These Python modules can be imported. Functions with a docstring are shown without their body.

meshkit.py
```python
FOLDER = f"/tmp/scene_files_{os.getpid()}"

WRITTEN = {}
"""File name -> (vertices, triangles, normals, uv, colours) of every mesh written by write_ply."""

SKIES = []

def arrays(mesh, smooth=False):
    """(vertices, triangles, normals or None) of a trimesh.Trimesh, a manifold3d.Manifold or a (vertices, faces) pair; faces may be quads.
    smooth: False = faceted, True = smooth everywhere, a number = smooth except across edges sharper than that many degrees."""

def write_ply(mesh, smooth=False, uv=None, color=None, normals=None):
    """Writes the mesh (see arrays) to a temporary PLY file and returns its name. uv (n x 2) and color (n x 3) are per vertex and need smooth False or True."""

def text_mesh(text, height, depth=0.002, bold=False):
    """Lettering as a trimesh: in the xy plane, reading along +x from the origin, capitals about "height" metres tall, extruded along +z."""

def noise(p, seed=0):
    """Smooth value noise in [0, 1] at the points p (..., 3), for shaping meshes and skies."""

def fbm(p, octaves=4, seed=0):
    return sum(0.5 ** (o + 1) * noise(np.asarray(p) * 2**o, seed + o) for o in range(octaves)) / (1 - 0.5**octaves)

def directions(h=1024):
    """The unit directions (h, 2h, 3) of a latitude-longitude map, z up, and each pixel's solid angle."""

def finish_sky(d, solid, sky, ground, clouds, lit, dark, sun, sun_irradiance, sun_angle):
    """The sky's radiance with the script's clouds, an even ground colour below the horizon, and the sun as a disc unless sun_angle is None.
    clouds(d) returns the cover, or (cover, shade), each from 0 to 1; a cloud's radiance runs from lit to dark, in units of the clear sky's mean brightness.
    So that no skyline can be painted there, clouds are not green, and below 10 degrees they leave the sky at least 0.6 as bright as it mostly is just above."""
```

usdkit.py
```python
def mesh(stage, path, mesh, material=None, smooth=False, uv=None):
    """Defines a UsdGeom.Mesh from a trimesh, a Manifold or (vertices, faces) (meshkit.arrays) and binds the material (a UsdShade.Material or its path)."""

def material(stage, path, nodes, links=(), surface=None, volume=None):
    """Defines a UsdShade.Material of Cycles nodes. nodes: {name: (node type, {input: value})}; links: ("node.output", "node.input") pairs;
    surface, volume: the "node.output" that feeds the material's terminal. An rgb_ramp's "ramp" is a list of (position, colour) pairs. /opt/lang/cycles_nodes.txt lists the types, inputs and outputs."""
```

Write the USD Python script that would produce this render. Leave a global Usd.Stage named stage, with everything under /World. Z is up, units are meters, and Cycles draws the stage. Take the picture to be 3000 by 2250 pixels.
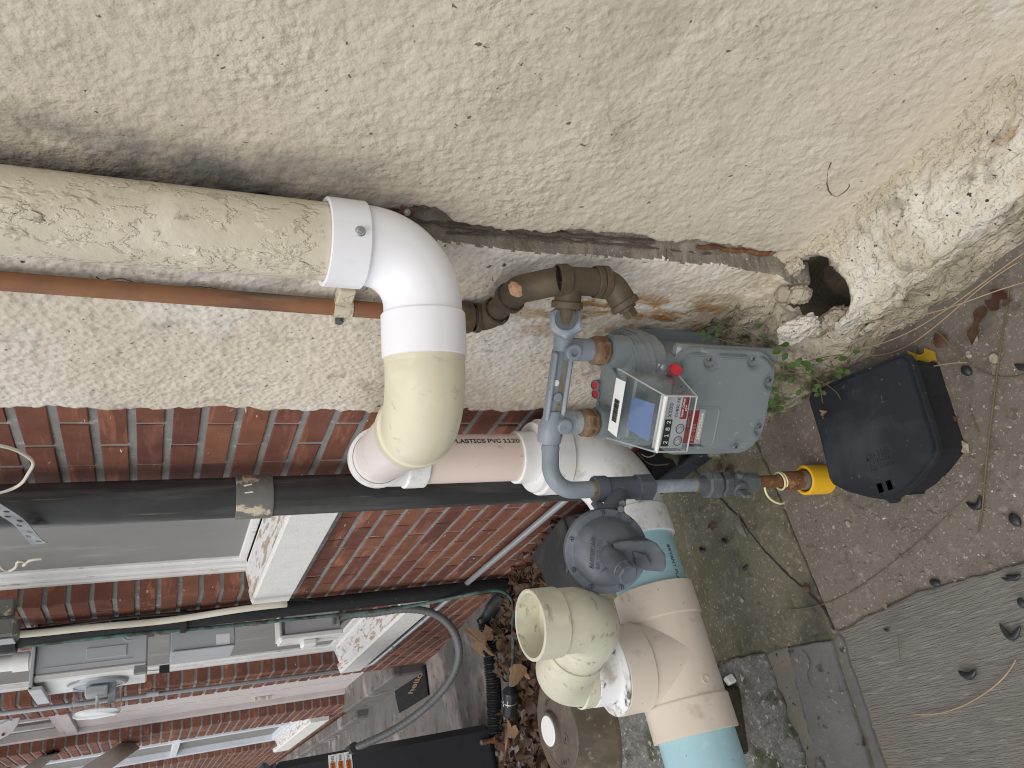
import math, random
import numpy as np, trimesh, manifold3d as m3
from shapely.geometry import Polygon, Point, box as sbox, LineString
from shapely.ops import unary_union
import usdkit, meshkit
from meshkit import text_mesh, noise, fbm
from pxr import Usd, UsdGeom, UsdLux, UsdShade, Gf, Sdf, Vt

stage = Usd.Stage.CreateInMemory()
UsdGeom.SetStageUpAxis(stage, 'Z'); UsdGeom.SetStageMetersPerUnit(stage, 1.0)
UsdGeom.Xform.Define(stage, '/World'); UsdGeom.Scope.Define(stage, '/World/Looks')
RNG = np.random.default_rng(7); random.seed(7)
V = lambda *a: np.array(a, float)
nrm = lambda v: np.asarray(v, float) / np.linalg.norm(v)

# ------------------------------------------------------------------ camera (the phone was held sideways: the picture lies on its side)
FPX, PITCH, YAW, ROLL, EYE = 2216.0, math.radians(25.19), math.radians(30.0), math.radians(1.478), V(0, 0, 1.38)
_hd, _rt, _up = V(math.sin(YAW), math.cos(YAW), 0), V(math.cos(YAW), -math.sin(YAW), 0), V(0, 0, 1)
CF = math.cos(PITCH) * _hd - math.sin(PITCH) * _up
_u0 = math.sin(PITCH) * _hd + math.cos(PITCH) * _up
CR = math.cos(ROLL) * _rt + math.sin(ROLL) * _u0
CU = -math.sin(ROLL) * _rt + math.cos(ROLL) * _u0
cam = UsdGeom.Camera.Define(stage, '/World/camera')
cam.CreateHorizontalApertureAttr(36.0); cam.CreateVerticalApertureAttr(27.0)
cam.CreateFocalLengthAttr(36.0 * FPX / 3000.0)
cam.CreateClippingRangeAttr(Gf.Vec2f(0.02, 500))
cam.AddTransformOp().Set(Gf.Matrix4d(*[float(x) for r in ([*-CU, 0], [*CR, 0], [*-CF, 0], [*EYE, 1]) for x in r]))
cam.CreateExposureAttr(0.62)

# ------------------------------------------------------------------ sky and soft daylight
SUN = nrm(V(-0.62, -0.30, 0.95))
def build_light():
    el, rot = math.asin(SUN[2]), math.atan2(SUN[0], SUN[1])
    dome = UsdLux.DomeLight.Define(stage, '/World/sky')
    m = usdkit.material(stage, '/World/Looks/sky_air', {
        't': ('sky_texture', {'sky_type': 'single_scattering', 'sun_disc': False, 'sun_elevation': el, 'sun_rotation': rot, 'aerosol_density': 3.0, 'air_density': 1.0, 'altitude': 50.0}),
        'tc': ('texture_coordinate', {}),
        'n': ('noise_texture', {'scale': 2.2, 'detail': 5.0, 'roughness': 0.6}),
        'r': ('map_range', {'from_min': 0.25, 'from_max': 0.6, 'to_min': 0.55, 'to_max': 0.95, 'clamp': True}),
        'mx': ('mix_color', {'b': (7.6, 7.7, 7.9), 'use_clamp': False}),
        'b': ('background_shader', {'strength': 0.1})},
        [('tc.generated', 'n.vector'), ('n.fac', 'r.value'), ('r.result', 'mx.fac'), ('t.color', 'mx.a'), ('mx.result', 'b.color')], surface='b.background')
    UsdShade.MaterialBindingAPI.Apply(dome.GetPrim()).Bind(m)
    dome.GetPrim().SetCustomDataByKey('kind', 'structure')
    sun = UsdLux.DistantLight.Define(stage, '/World/sun')
    sun.CreateIntensityAttr(0.22); sun.CreateAngleAttr(40.0); sun.CreateColorAttr(Gf.Vec3f(1.0, 0.96, 0.9))
    sun.CreateNormalizeAttr(True)
    z = SUN; x = nrm(np.cross(V(0, 0, 1), z)); y = np.cross(z, x)
    sun.AddTransformOp().Set(Gf.Matrix4d(*[float(q) for r in ([*x, 0], [*y, 0], [*z, 0], [0, 0, 20, 1]) for q in r]))
build_light()

# ------------------------------------------------------------------ measuring: a sight line met with a known plane, or with the ground
def ray(px, py): return CF + (1125 - py) / FPX * CR + (1500 - px) / FPX * CU
def on_x(px, py, c): r = ray(px, py); return EYE + r * (c / r[0])
def on_y(px, py, c): r = ray(px, py); return EYE + r * (c / r[1])
def on_z(px, py, c=0.0): r = ray(px, py); return EYE + r * ((c - EYE[2]) / r[2])
def at_d(px, py, d): return EYE + ray(px, py) * d
def gz(y): return -0.13 * np.clip(np.asarray(y, float) - 2.4, 0, 2.6)
def on_ground(px, py, up=0.0):
    p = on_z(px, py, up)
    for _ in range(40): p = on_z(px, py, float(gz(p[1])) + up)
    return p
def sight(p):
    d = np.asarray(p, float) - EYE; k = d @ CF
    return 1500 - FPX * (d @ CU) / k, 1125 - FPX * (d @ CR) / k, k

# ------------------------------------------------------------------ prims
_used = {}
def _name(base, parent):
    k = (parent, base); n = _used.get(k, 0); _used[k] = n + 1
    return base if n == 0 else f'{base}_{n:03d}'
BASE = {}
def tag(p, label=None, cat=None, group=None, kind=None):
    for k, v in (('label', label), ('category', cat), ('group', group), ('kind', kind)):
        if v: p.SetCustomDataByKey(k, v)
    return p
def thing(name, label=None, cat=None, at=(0, 0, 0), group=None, kind=None):
    path = '/World/' + _name(name, '/World')
    x = UsdGeom.Xform.Define(stage, path); x.AddTranslateOp().Set(Gf.Vec3d(*map(float, at)))
    BASE[path] = V(*at)
    tag(x.GetPrim(), label, cat, group, kind)
    return path
def cat(ms):
    ms = [m for m in ms if m is not None]
    return ms[0] if len(ms) == 1 else trimesh.util.concatenate(ms)
def shape(m):
    if isinstance(m, list): m = cat([shape(q) for q in m])
    if hasattr(m, 'to_mesh'):
        q = m.to_mesh(); m = trimesh.Trimesh(q.vert_properties[:, :3], q.tri_verts, process=False)
    if isinstance(m, tuple):
        v, f = np.asarray(m[0], float), np.asarray(m[1], int)
        if f.shape[1] == 4: f = np.vstack([f[:, [0, 1, 2]], f[:, [0, 2, 3]]])
        m = trimesh.Trimesh(v, f, process=False)
    return m
def part(parent, name, m, mat, smooth=35, label=None, kind=None):
    m = shape(m); path = parent + '/' + _name(name, parent)
    root = '/'.join(parent.split('/')[:3])
    v = m.vertices - BASE.get(root, V(0, 0, 0))
    p = usdkit.mesh(stage, path, (v, m.faces), mat, smooth=smooth).GetPrim()
    tag(p, label, None, None, kind)
    return path
def single(name, m, mat, label, category, group=None, smooth=35, kind=None):
    m = shape(m); path = '/World/' + _name(name, '/World')
    c = m.bounds.mean(0); c[2] = m.bounds[0][2]
    p = usdkit.mesh(stage, path, (m.vertices - c, m.faces), mat, smooth=smooth)
    UsdGeom.Xformable(p).AddTranslateOp().Set(Gf.Vec3d(*map(float, c)))
    tag(p.GetPrim(), label, category, group, kind)
    return path

# ------------------------------------------------------------------ shapes
def frame(d):
    d = nrm(d); a = np.cross(d, V(0, 0, 1) if abs(d[2]) < 0.9 else V(0, 1, 0)); a = nrm(a); return a, np.cross(d, a), d
def sweep(pts, r, n=24, cap=True, closed_profile=None):
    P = np.asarray(pts, float); k = len(P); r = np.broadcast_to(np.asarray(r, float), (k,))
    T = np.zeros_like(P); T[1:-1] = P[2:] - P[:-2]; T[0] = P[1] - P[0]; T[-1] = P[-1] - P[-2]
    for i in range(k):
        l = np.linalg.norm(T[i]); T[i] = T[i] / l if l > 0 else T[i - 1]
    a, b, _ = frame(T[0]); A = [a]
    for i in range(1, k):
        a = A[-1] - T[i] * (A[-1] @ T[i]); A.append(a / np.linalg.norm(a))
    A = np.array(A); B = np.cross(T, A)
    an = np.arange(n) * 2 * math.pi / n
    R = P[:, None] + r[:, None, None] * (np.cos(an)[None, :, None] * A[:, None] + np.sin(an)[None, :, None] * B[:, None])
    i, j = np.meshgrid(np.arange(k - 1), np.arange(n), indexing='ij')
    q = np.stack([i * n + j, i * n + (j + 1) % n, (i + 1) * n + (j + 1) % n, (i + 1) * n + j], -1).reshape(-1, 4)
    v = R.reshape(-1, 3); f = np.vstack([q[:, [0, 1, 2]], q[:, [0, 2, 3]]])
    if cap:
        v = np.vstack([v, P[:1], P[-1:]]); c0, c1 = k * n, k * n + 1; jj = np.arange(n)
        f = np.vstack([f, np.stack([np.full(n, c0), (jj + 1) % n, jj], 1), np.stack([np.full(n, c1), (k - 1) * n + jj, (k - 1) * n + (jj + 1) % n], 1)])
    return trimesh.Trimesh(v, f, process=False)
def spin(p0, d, prof, n=32, ref=None):
    """prof: (distance along d, radius) pairs turned about the line from p0 along d; a closed outline gives a hollow ring."""
    a, b, d = frame(d)
    if ref is not None: a = nrm(np.asarray(ref) - d * (np.asarray(ref) @ d)); b = np.cross(d, a)
    pr = np.asarray(prof, float); k = len(pr); an = np.arange(n) * 2 * math.pi / n
    R = np.asarray(p0)[None, None] + pr[:, 0][:, None, None] * d + pr[:, 1][:, None, None] * (np.cos(an)[None, :, None] * a + np.sin(an)[None, :, None] * b)
    i, j = np.meshgrid(np.arange(k - 1), np.arange(n), indexing='ij')
    q = np.stack([i * n + j, i * n + (j + 1) % n, (i + 1) * n + (j + 1) % n, (i + 1) * n + j], -1).reshape(-1, 4)
    return trimesh.Trimesh(R.reshape(-1, 3), np.vstack([q[:, [0, 1, 2]], q[:, [0, 2, 3]]]), process=False)
def rod(p0, p1, r, n=20): return sweep([p0, p1], r, n)
def hexnut(p0, p1, r, n=6, ch=0.12):
    p0, p1 = V(*p0), V(*p1); L = np.linalg.norm(p1 - p0)
    return spin(p0, p1 - p0, [(0, 0), (0, r * .86), (L * ch, r), (L * (1 - ch), r), (L, r * .86), (L, 0)], n)
def bend(p0, c, p1, R, n=14):
    p0, c, p1 = V(*p0), V(*c), V(*p1); a, b = nrm(p0 - c), nrm(p1 - c)
    th = math.acos(np.clip(a @ b, -1, 1)); t = R / math.tan(th / 2)
    t = min(t, np.linalg.norm(p0 - c) * .98, np.linalg.norm(p1 - c) * .98); R = t * math.tan(th / 2)
    s, e = c + a * t, c + b * t; o = c + nrm(a + b) * (R / math.sin(th / 2))
    u, w = s - o, e - o; ph = math.acos(np.clip(nrm(u) @ nrm(w), -1, 1))
    arc = [o + (math.sin((1 - k) * ph) * u + math.sin(k * ph) * w) / math.sin(ph) for k in np.linspace(0, 1, n)]
    out = [p0] if np.linalg.norm(p0 - s) > 1e-4 else []
    out += arc
    if np.linalg.norm(p1 - e) > 1e-4: out.append(p1)
    return np.array(out)
def curve(pts, n=60):
    from scipy.interpolate import CubicSpline
    P = np.asarray(pts, float); t = np.r_[0, np.cumsum(np.linalg.norm(np.diff(P, axis=0), axis=1))]
    return CubicSpline(t, P)(np.linspace(0, t[-1], n))
def box(lo, hi, ch=0.0):
    lo, hi = np.minimum(lo, hi).astype(float), np.maximum(lo, hi).astype(float)
    if ch <= 0: return trimesh.creation.box(bounds=[lo, hi])
    ch = min(ch, (hi - lo).min() * .45); pts = []
    for k in range(3):
        l, h = lo + ch, hi - ch; l[k], h[k] = lo[k], hi[k]
        pts += [[(l, h)[a][0], (l, h)[b][1], (l, h)[c][2]] for a in (0, 1) for b in (0, 1) for c in (0, 1)]
    return shape(m3.Manifold.hull_points(np.array(pts)))
def place(m, o, ex, ey, ez):
    m = shape(m).copy(); M = np.eye(4); M[:3, 0], M[:3, 1], M[:3, 2], M[:3, 3] = ex, ey, ez, o
    m.apply_transform(M); return m
def slab(poly, h, ch=0.0):
    """A flat outline raised to h, its top edge cut back by ch."""
    gs = getattr(poly, 'geoms', [poly]); out = []
    for g in gs:
        cs = m3.CrossSection([np.array(g.exterior.coords)[:-1]] + [np.array(i.coords)[:-1] for i in g.interiors], m3.FillRule.EvenOdd)
        if ch > 0:
            steps = [(0, 0)] + [(h - ch + ch * math.sin(t), ch * (1 - math.cos(t))) for t in np.linspace(0, math.pi / 2, 5)]
            body = None
            for (z0, o0), (z1, o1) in zip(steps[:-1], steps[1:]):
                a = cs.offset(-o0, m3.JoinType.Round, circular_segments=24) if o0 else cs
                b = cs.offset(-o1, m3.JoinType.Round, circular_segments=24) if o1 else cs
                z1 = max(z1, z0 + 1e-5)
                q = b.extrude(z1).translate([0, 0, 0]) if body is not None else a.extrude(z1)
                body = q if body is None else body + q
            out.append(shape(body))
        else: out.append(shape(cs.extrude(h)))
    return cat(out)
def rrect(w, h, r, seg=8): return sbox(-w / 2 + r, -h / 2 + r, w / 2 - r, h / 2 - r).buffer(r, quad_segs=seg)
def wrap_text(txt, h, o, ax, out, r, depth=.0006, bold=False):
    """Lettering wrapped round a pipe: ax is the reading direction along the pipe, out the outward direction at the baseline."""
    m = text_mesh(txt, h, depth, bold); v = m.vertices.copy(); ax, out = nrm(ax), nrm(out); up = np.cross(out, ax)
    ph = v[:, 1] / r
    m.vertices = np.asarray(o) + v[:, :1] * ax + (r + v[:, 2:3]) * (np.cos(ph)[:, None] * out + np.sin(ph)[:, None] * up)
    return m

# ------------------------------------------------------------------ materials
def mat(name, base, base2=None, nscale=12, rough=.6, layers=(), bumps=(), spec=.4, metal=0., stretch=(1, 1, 1), coat=0., island=0., rvar=.12, rot=(0, 0, 0), space='geo'):
    """layers: (colour, scale, low, high, detail, stretch, gate) painted over the base by noise; gate: (axis, from, to) in metres along the world.
    bumps: (kind, scale, strength, distance, stretch)."""
    N, L = {}, []
    N['g'] = ('geometry', {})
    src = 'g.position'
    if space == 'obj': N['tc'] = ('texture_coordinate', {}); src = 'tc.object'
    def coord(k, st):
        if tuple(st) == (1, 1, 1) and rot == (0, 0, 0): return src
        N[k] = ('mapping', {'scale': st, 'rotation': rot}); L.append((src, k + '.vector')); return k + '.vector'
    N['p'] = ('principled_bsdf', {'roughness': rough, 'metallic': metal, 'specular_ior_level': spec, 'coat_weight': coat, 'coat_roughness': .15})
    N['n0'] = ('noise_texture', {'scale': nscale, 'detail': 4., 'roughness': .6}); L.append((coord('m0', stretch), 'n0.vector'))
    N['r0'] = ('rgb_ramp', {'ramp': [(.3, base), (.7, base2 or tuple(c * .85 for c in base))]}); L.append(('n0.fac', 'r0.fac'))
    cur = 'r0.color'
    if island:
        N['ir'] = ('map_range', {'from_min': 0., 'from_max': 1., 'to_min': 1 - island, 'to_max': 1 + island * .8, 'clamp': True}); L.append(('g.random_per_island', 'ir.value'))
        N['im'] = ('mix_color', {'blend_type': 'multiply', 'fac': 1., 'use_clamp': False}); L += [(cur, 'im.a'), ('ir.result', 'im.b')]; cur = 'im.result'
    for i, ly in enumerate(layers):
        col, sc, lo, hi = ly[:4]; det = ly[4] if len(ly) > 4 and ly[4] is not None else 4.; st = ly[5] if len(ly) > 5 and ly[5] else (1, 1, 1); gates = ly[6] if len(ly) > 6 and ly[6] else ()
        if gates and np.ndim(gates[0]) == 0: gates = (gates,)
        N[f'ln{i}'] = ('noise_texture', {'scale': sc, 'detail': det, 'roughness': .62, 'distortion': .3}); L.append((coord(f'lm{i}', st), f'ln{i}.vector'))
        N[f'lr{i}'] = ('map_range', {'from_min': lo, 'from_max': hi, 'to_min': 0., 'to_max': 1., 'clamp': True}); L.append((f'ln{i}.fac', f'lr{i}.value'))
        fac = f'lr{i}.result'
        for gi, gate in enumerate(gates):
            if 'sep' not in N: N['sep'] = ('separate_xyz', {}); L.append(('g.position', 'sep.vector'))
            k = f'{i}_{gi}'
            N['gr' + k] = ('map_range', {'from_min': gate[1], 'from_max': gate[2], 'to_min': 0., 'to_max': 1., 'clamp': True}); L.append(('sep.' + 'xyz'[gate[0]], f'gr{k}.value'))
            N['gm' + k] = ('math', {'math_type': 'multiply'}); L += [(fac, f'gm{k}.value1'), (f'gr{k}.result', f'gm{k}.value2')]; fac = f'gm{k}.value'
        N[f'lx{i}'] = ('mix_color', {'b': col}); L += [(cur, f'lx{i}.a'), (fac, f'lx{i}.fac')]; cur = f'lx{i}.result'
    L.append((cur, 'p.base_color'))
    if rvar:
        N['rr'] = ('map_range', {'from_min': .3, 'from_max': .7, 'to_min': max(.03, rough - rvar), 'to_max': min(1., rough + rvar), 'clamp': True}); L += [('n0.fac', 'rr.value'), ('rr.result', 'p.roughness')]
    prev = None
    for i, b in enumerate(bumps):
        kind, sc, stg, dist = b[:4]; st = b[4] if len(b) > 4 else (1, 1, 1)
        c = coord(f'bm{i}', st)
        if kind == 'n': N[f'bn{i}'] = ('noise_texture', {'scale': sc, 'detail': 3., 'roughness': .55}); o = f'bn{i}.fac'
        elif kind == 's':
            N[f'bn{i}'] = ('noise_texture', {'scale': sc, 'detail': 5., 'roughness': .62}); N[f'bs{i}'] = ('map_range', {'from_min': .52, 'from_max': .56, 'clamp': True}); L.append((f'bn{i}.fac', f'bs{i}.value')); o = f'bs{i}.result'
        elif kind == 'p':
            N[f'bn{i}'] = ('noise_texture', {'scale': sc, 'detail': 3., 'roughness': .55}); N[f'bq{i}'] = ('noise_texture', {'scale': 3.3, 'detail': 2.}); N[f'bs{i}'] = ('map_range', {'from_min': .40, 'from_max': .62, 'to_min': .5, 'to_max': 1., 'clamp': True}); N[f'bu{i}'] = ('math', {'math_type': 'multiply'})
            L += [(src, f'bq{i}.vector'), (f'bq{i}.fac', f'bs{i}.value'), (f'bn{i}.fac', f'bu{i}.value1'), (f'bs{i}.result', f'bu{i}.value2')]; o = f'bu{i}.value'
        elif kind == 'v': N[f'bn{i}'] = ('voronoi_texture', {'feature': 'smooth_f1', 'scale': sc, 'smoothness': .6}); o = f'bn{i}.distance'
        elif kind == 'e': N[f'bn{i}'] = ('voronoi_texture', {'feature': 'f1', 'scale': sc}); o = f'bn{i}.distance'
        else: N[f'bn{i}'] = ('wave_texture', {'scale': sc, 'distortion': 2., 'detail': 2.}); o = f'bn{i}.fac'
        L.append((c, f'bn{i}.vector'))
        N[f'bb{i}'] = ('bump', {'strength': stg, 'distance': dist}); L.append((o, f'bb{i}.height'))
        if prev: L.append((prev, f'bb{i}.normal'))
        prev = f'bb{i}.normal'
    if prev: L.append((prev, 'p.normal'))
    return usdkit.material(stage, '/World/Looks/' + name, N, L, surface='p.BSDF')
def clear(name, tint=(.93, .96, .97), edge=.55, rough=.03):
    return usdkit.material(stage, '/World/Looks/' + name, {'t': ('transparent_bsdf', {'color': tint}), 'g': ('glossy_bsdf', {'color': (1, 1, 1), 'roughness': rough}), 'f': ('layer_weight', {'blend': .5}), 'pw': ('math', {'math_type': 'power', 'value2': 3.5}), 'ml': ('math', {'math_type': 'multiply_add', 'value2': edge, 'value3': .035}), 'm': ('mix_closure', {})},
                           [('f.facing', 'pw.value1'), ('pw.value', 'ml.value1'), ('ml.value', 'm.fac'), ('t.BSDF', 'm.closure1'), ('g.BSDF', 'm.closure2')], surface='m.closure')
def leafmat(name, c1, c2, scale=60):
    return usdkit.material(stage, '/World/Looks/' + name, {'g': ('geometry', {}), 'n': ('noise_texture', {'scale': scale, 'detail': 3.}), 'r': ('rgb_ramp', {'ramp': [(.3, c1), (.7, c2)]}), 'i': ('map_range', {'from_min': 0., 'from_max': 1., 'to_min': .55, 'to_max': 1.35, 'clamp': True}),
        'x': ('mix_color', {'blend_type': 'multiply', 'fac': 1., 'use_clamp': False}), 'p': ('principled_bsdf', {'roughness': .6, 'specular_ior_level': .3}), 't': ('translucent_bsdf', {}), 'm': ('mix_closure', {'fac': .2})},
        [('g.position', 'n.vector'), ('n.fac', 'r.fac'), ('g.random_per_island', 'i.value'), ('r.color', 'x.a'), ('i.result', 'x.b'), ('x.result', 'p.base_color'), ('x.result', 't.color'), ('p.BSDF', 'm.closure1'), ('t.BSDF', 'm.closure2')], surface='m.closure')

CREAM = (.60, .535, .42)
M = {}
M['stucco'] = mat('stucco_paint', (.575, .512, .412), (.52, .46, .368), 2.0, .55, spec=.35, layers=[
        ((.675, .65, .60), 1.9, .49, .60, 6.), ((.43, .38, .295), 4., .58, .78), ((.35, .315, .25), 5., .35, .6, 4., (1, 1, .5), ((1, .66, .80), (2, .95, 1.2))), ((.175, .165, .15), 13., .36, .58, 6., (1, 1, .6), ((1, .755, .83), (2, 1.0, 1.1))), ((.14, .12, .10), 70., .70, .74, 2.)],  # dark band beside the drain pipe: staining plus the pipe's shadow, painted in
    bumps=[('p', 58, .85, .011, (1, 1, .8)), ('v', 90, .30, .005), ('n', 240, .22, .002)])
M['stucco_old'] = mat('stucco_old_paint', (.64, .575, .475), (.57, .51, .415), 3.2, .6, spec=.3, layers=[
        ((.68, .65, .59), 2.6, .50, .66), ((.20, .19, .17), 34., .42, .66, 5., (1, 1, .3), ((1, 1.10, .98), (2, .98, 1.05))),
        ((.34, .31, .265), 20., .56, .76, 5., (1, 1, .6)), ((.33, .175, .06), 22., .46, .58, 5., (1, 1.6, .55), ((2, .80, .66), (1, 1.20, 1.10), (1, .97, 1.03))), ((.10, .09, .075), 85., .69, .73, 2.),
        ((.30, .22, .12), 9., .46, .66, 5., (1, 1, 1), ((2, .40, .28),))],
    bumps=[('v', 85, .5, .006), ('n', 120, .4, .004), ('n', 340, .25, .002)])
M['mortar_raw'] = mat('mortar_raw', (.26, .232, .185), (.16, .14, .112), 26, .9, spec=.2, layers=[((.40, .38, .34), 180, .64, .70, 2.), ((.14, .125, .085), 14, .55, .7)], bumps=[('n', 150, .8, .004), ('n', 500, .6, .002)])
M['plinth'] = mat('flaking_whitewash', (.50, .44, .34), (.42, .365, .275), 9, .75, spec=.25, layers=[
        ((.60, .565, .49), 11, .36, .60, 5., None, ((0, .795, .745), (2, .10, .14), (1, 1.0, .93))), ((.27, .24, .195), 19, .53, .66, 6., None, ((0, .80, .77),)), ((.30, .26, .19), 9, .40, .60, 5., None, ((2, .115, .075),)), ((.33, .24, .15), 13, .66, .74), ((.10, .095, .055), 12, .42, .60, 5., None, ((1, .96, 1.06),)), ((.055, .065, .025), 20, .50, .64, 5., None, ((1, .98, 1.05),)), ((.05, .04, .03), 90, .66, .71, 2., None, ((0, .80, .76),))],
    bumps=[('n', 60, 1., .012), ('n', 60, .8, .006, (1, .6, 2.2)), ('n', 190, .8, .004), ('e', 75, .5, .005)])
M['rubble'] = mat('rubble_concrete', (.40, .35, .27), (.24, .20, .15), 24, .9, spec=.2, layers=[((.62, .58, .50), 18, .56, .64, 5.), ((.30, .17, .07), 10, .60, .74), ((.07, .06, .05), 60, .62, .68)], bumps=[('n', 130, .9, .006), ('e', 110, .5, .005)])
M['hole'] = mat('damp_earth', (.115, .092, .068), (.06, .05, .038), 30, .95, bumps=[('n', 120, .7, .005)])
M['mortar'] = mat('brick_mortar', (.285, .28, .262), (.21, .207, .195), 16, .9, spec=.2, layers=[((.42, .41, .385), 30, .58, .72)], bumps=[('n', 160, .6, .003), ('n', 600, .5, .0012)])
def brickmat(i, c):
    return mat(f'brick_clay_{"abcdef"[i]}', c, tuple(x * .72 for x in c), 14, .8, spec=.25, island=.28, layers=[((c[0] * 1.25, c[1] * 1.35, c[2] * 1.3), 8., .56, .70, 5., (1, .35, 2.6)), ((.075, .045, .038), 60, .62, .72), ((.62, .58, .5), 46, .705, .73, 3., (1, .4, 2.))],
               bumps=[('n', 90, .4, .002, (1, .3, 1)), ('n', 420, .45, .001)])
BR = [brickmat(i, c) for i, c in enumerate([(.272, .108, .070), (.235, .092, .064), (.305, .122, .076), (.21, .084, .063), (.33, .142, .082)])]
M['pvc'] = mat('white_plastic', (.82, .82, .84), (.76, .76, .79), 3, .32, spec=.5, layers=[((.62, .60, .55), 7, .62, .8)], bumps=[('n', 30, .05, .001)], rvar=.06)
M['pvc_dirty'] = mat('white_plastic_dirty', (.78, .78, .78), (.70, .70, .69), 4, .4, layers=[((.10, .09, .075), 40, .54, .62, 6., None, ((1, 1.45, 1.37),)), ((.45, .42, .36), 12, .58, .75)], rvar=.06)
M['pvc_soiled'] = mat('white_plastic_soiled', (.76, .76, .77), (.68, .68, .68), 4, .4, layers=[((.09, .08, .065), 22, .56, .64, 7.), ((.40, .37, .31), 16, .56, .70)], rvar=.06)
M['pvc_pink'] = mat('pinkish_plastic', (.72, .60, .535), (.68, .555, .49), 4, .36, layers=[((.50, .40, .33), 30, .66, .72, 4., (1, 1, .3))], rvar=.06)
M['pvc_pale'] = mat('pale_plastic', (.76, .70, .68), (.72, .65, .62), 4, .34, layers=[((.58, .5, .45), 22, .64, .75)], rvar=.06)
M['pvc_tan'] = mat('tan_plastic', (.60, .53, .455), (.55, .48, .405), 5, .42, layers=[((.38, .32, .25), 14, .60, .75), ((.10, .08, .06), 90, .70, .73)], rvar=.08)
M['pvc_cream'] = mat('aged_cream_plastic', (.63, .595, .445), (.575, .54, .395), 5, .4, layers=[((.46, .42, .28), 40, .60, .70, 4., (1, 1, .4)), ((.72, .69, .52), 6, .55, .7)], bumps=[('n', 120, .1, .001)], rvar=.08)
M['pvc_olive'] = mat('greenish_cream_plastic', (.55, .53, .42), (.48, .465, .36), 6, .5, layers=[((.70, .67, .50), 5, .52, .66), ((.30, .28, .19), 55, .60, .70, 4., (.5, 1, 1))], bumps=[('n', 120, .1, .001)], rvar=.08)
M['pvc_blue'] = mat('blue_plastic', (.32, .50, .555), (.28, .45, .505), 4, .4, layers=[((.40, .57, .62), 12, .58, .72), ((.15, .27, .28), 60, .68, .72)], rvar=.07)
M['painted_pipe'] = mat('flaking_cream_paint', (.58, .525, .41), (.53, .475, .365), 6, .5, layers=[((.66, .60, .49), 9, .52, .66), ((.38, .34, .26), 38, .62, .68, 5.)], bumps=[('s', 11, .85, .0026, (1, 1, .5)), ('s', 24, .75, .002, (1, 1, .6)), ('p', 70, .5, .003), ('n', 300, .15, .001)])
M['rust_pipe'] = mat('rusted_brown_pipe', (.28, .125, .058), (.20, .095, .05), 18, .6, layers=[((.34, .25, .14), 22, .55, .7, 5., (1, 1, .12)), ((.10, .06, .045), 14, .52, .66, 5., (1, 1, .15))], bumps=[('n', 160, .35, .0015)])
M['brown_iron'] = mat('dark_brown_iron', (.082, .060, .034), (.058, .042, .027), 20, .6, layers=[((.12, .092, .048), 8, .52, .7), ((.13, .06, .035), 30, .60, .7)], bumps=[('n', 170, .5, .0015)])
M['rust_patch'] = mat('bright_rust', (.50, .24, .12), (.62, .42, .30), 160, .9, bumps=[('n', 300, .8, .003)])
M['grey_paint'] = mat('grey_blue_paint', (.200, .226, .234), (.170, .194, .202), 6, .33, spec=.5, layers=[((.28, .30, .30), 30, .62, .7)], bumps=[('n', 240, .06, .0006)], rvar=.08)
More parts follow.
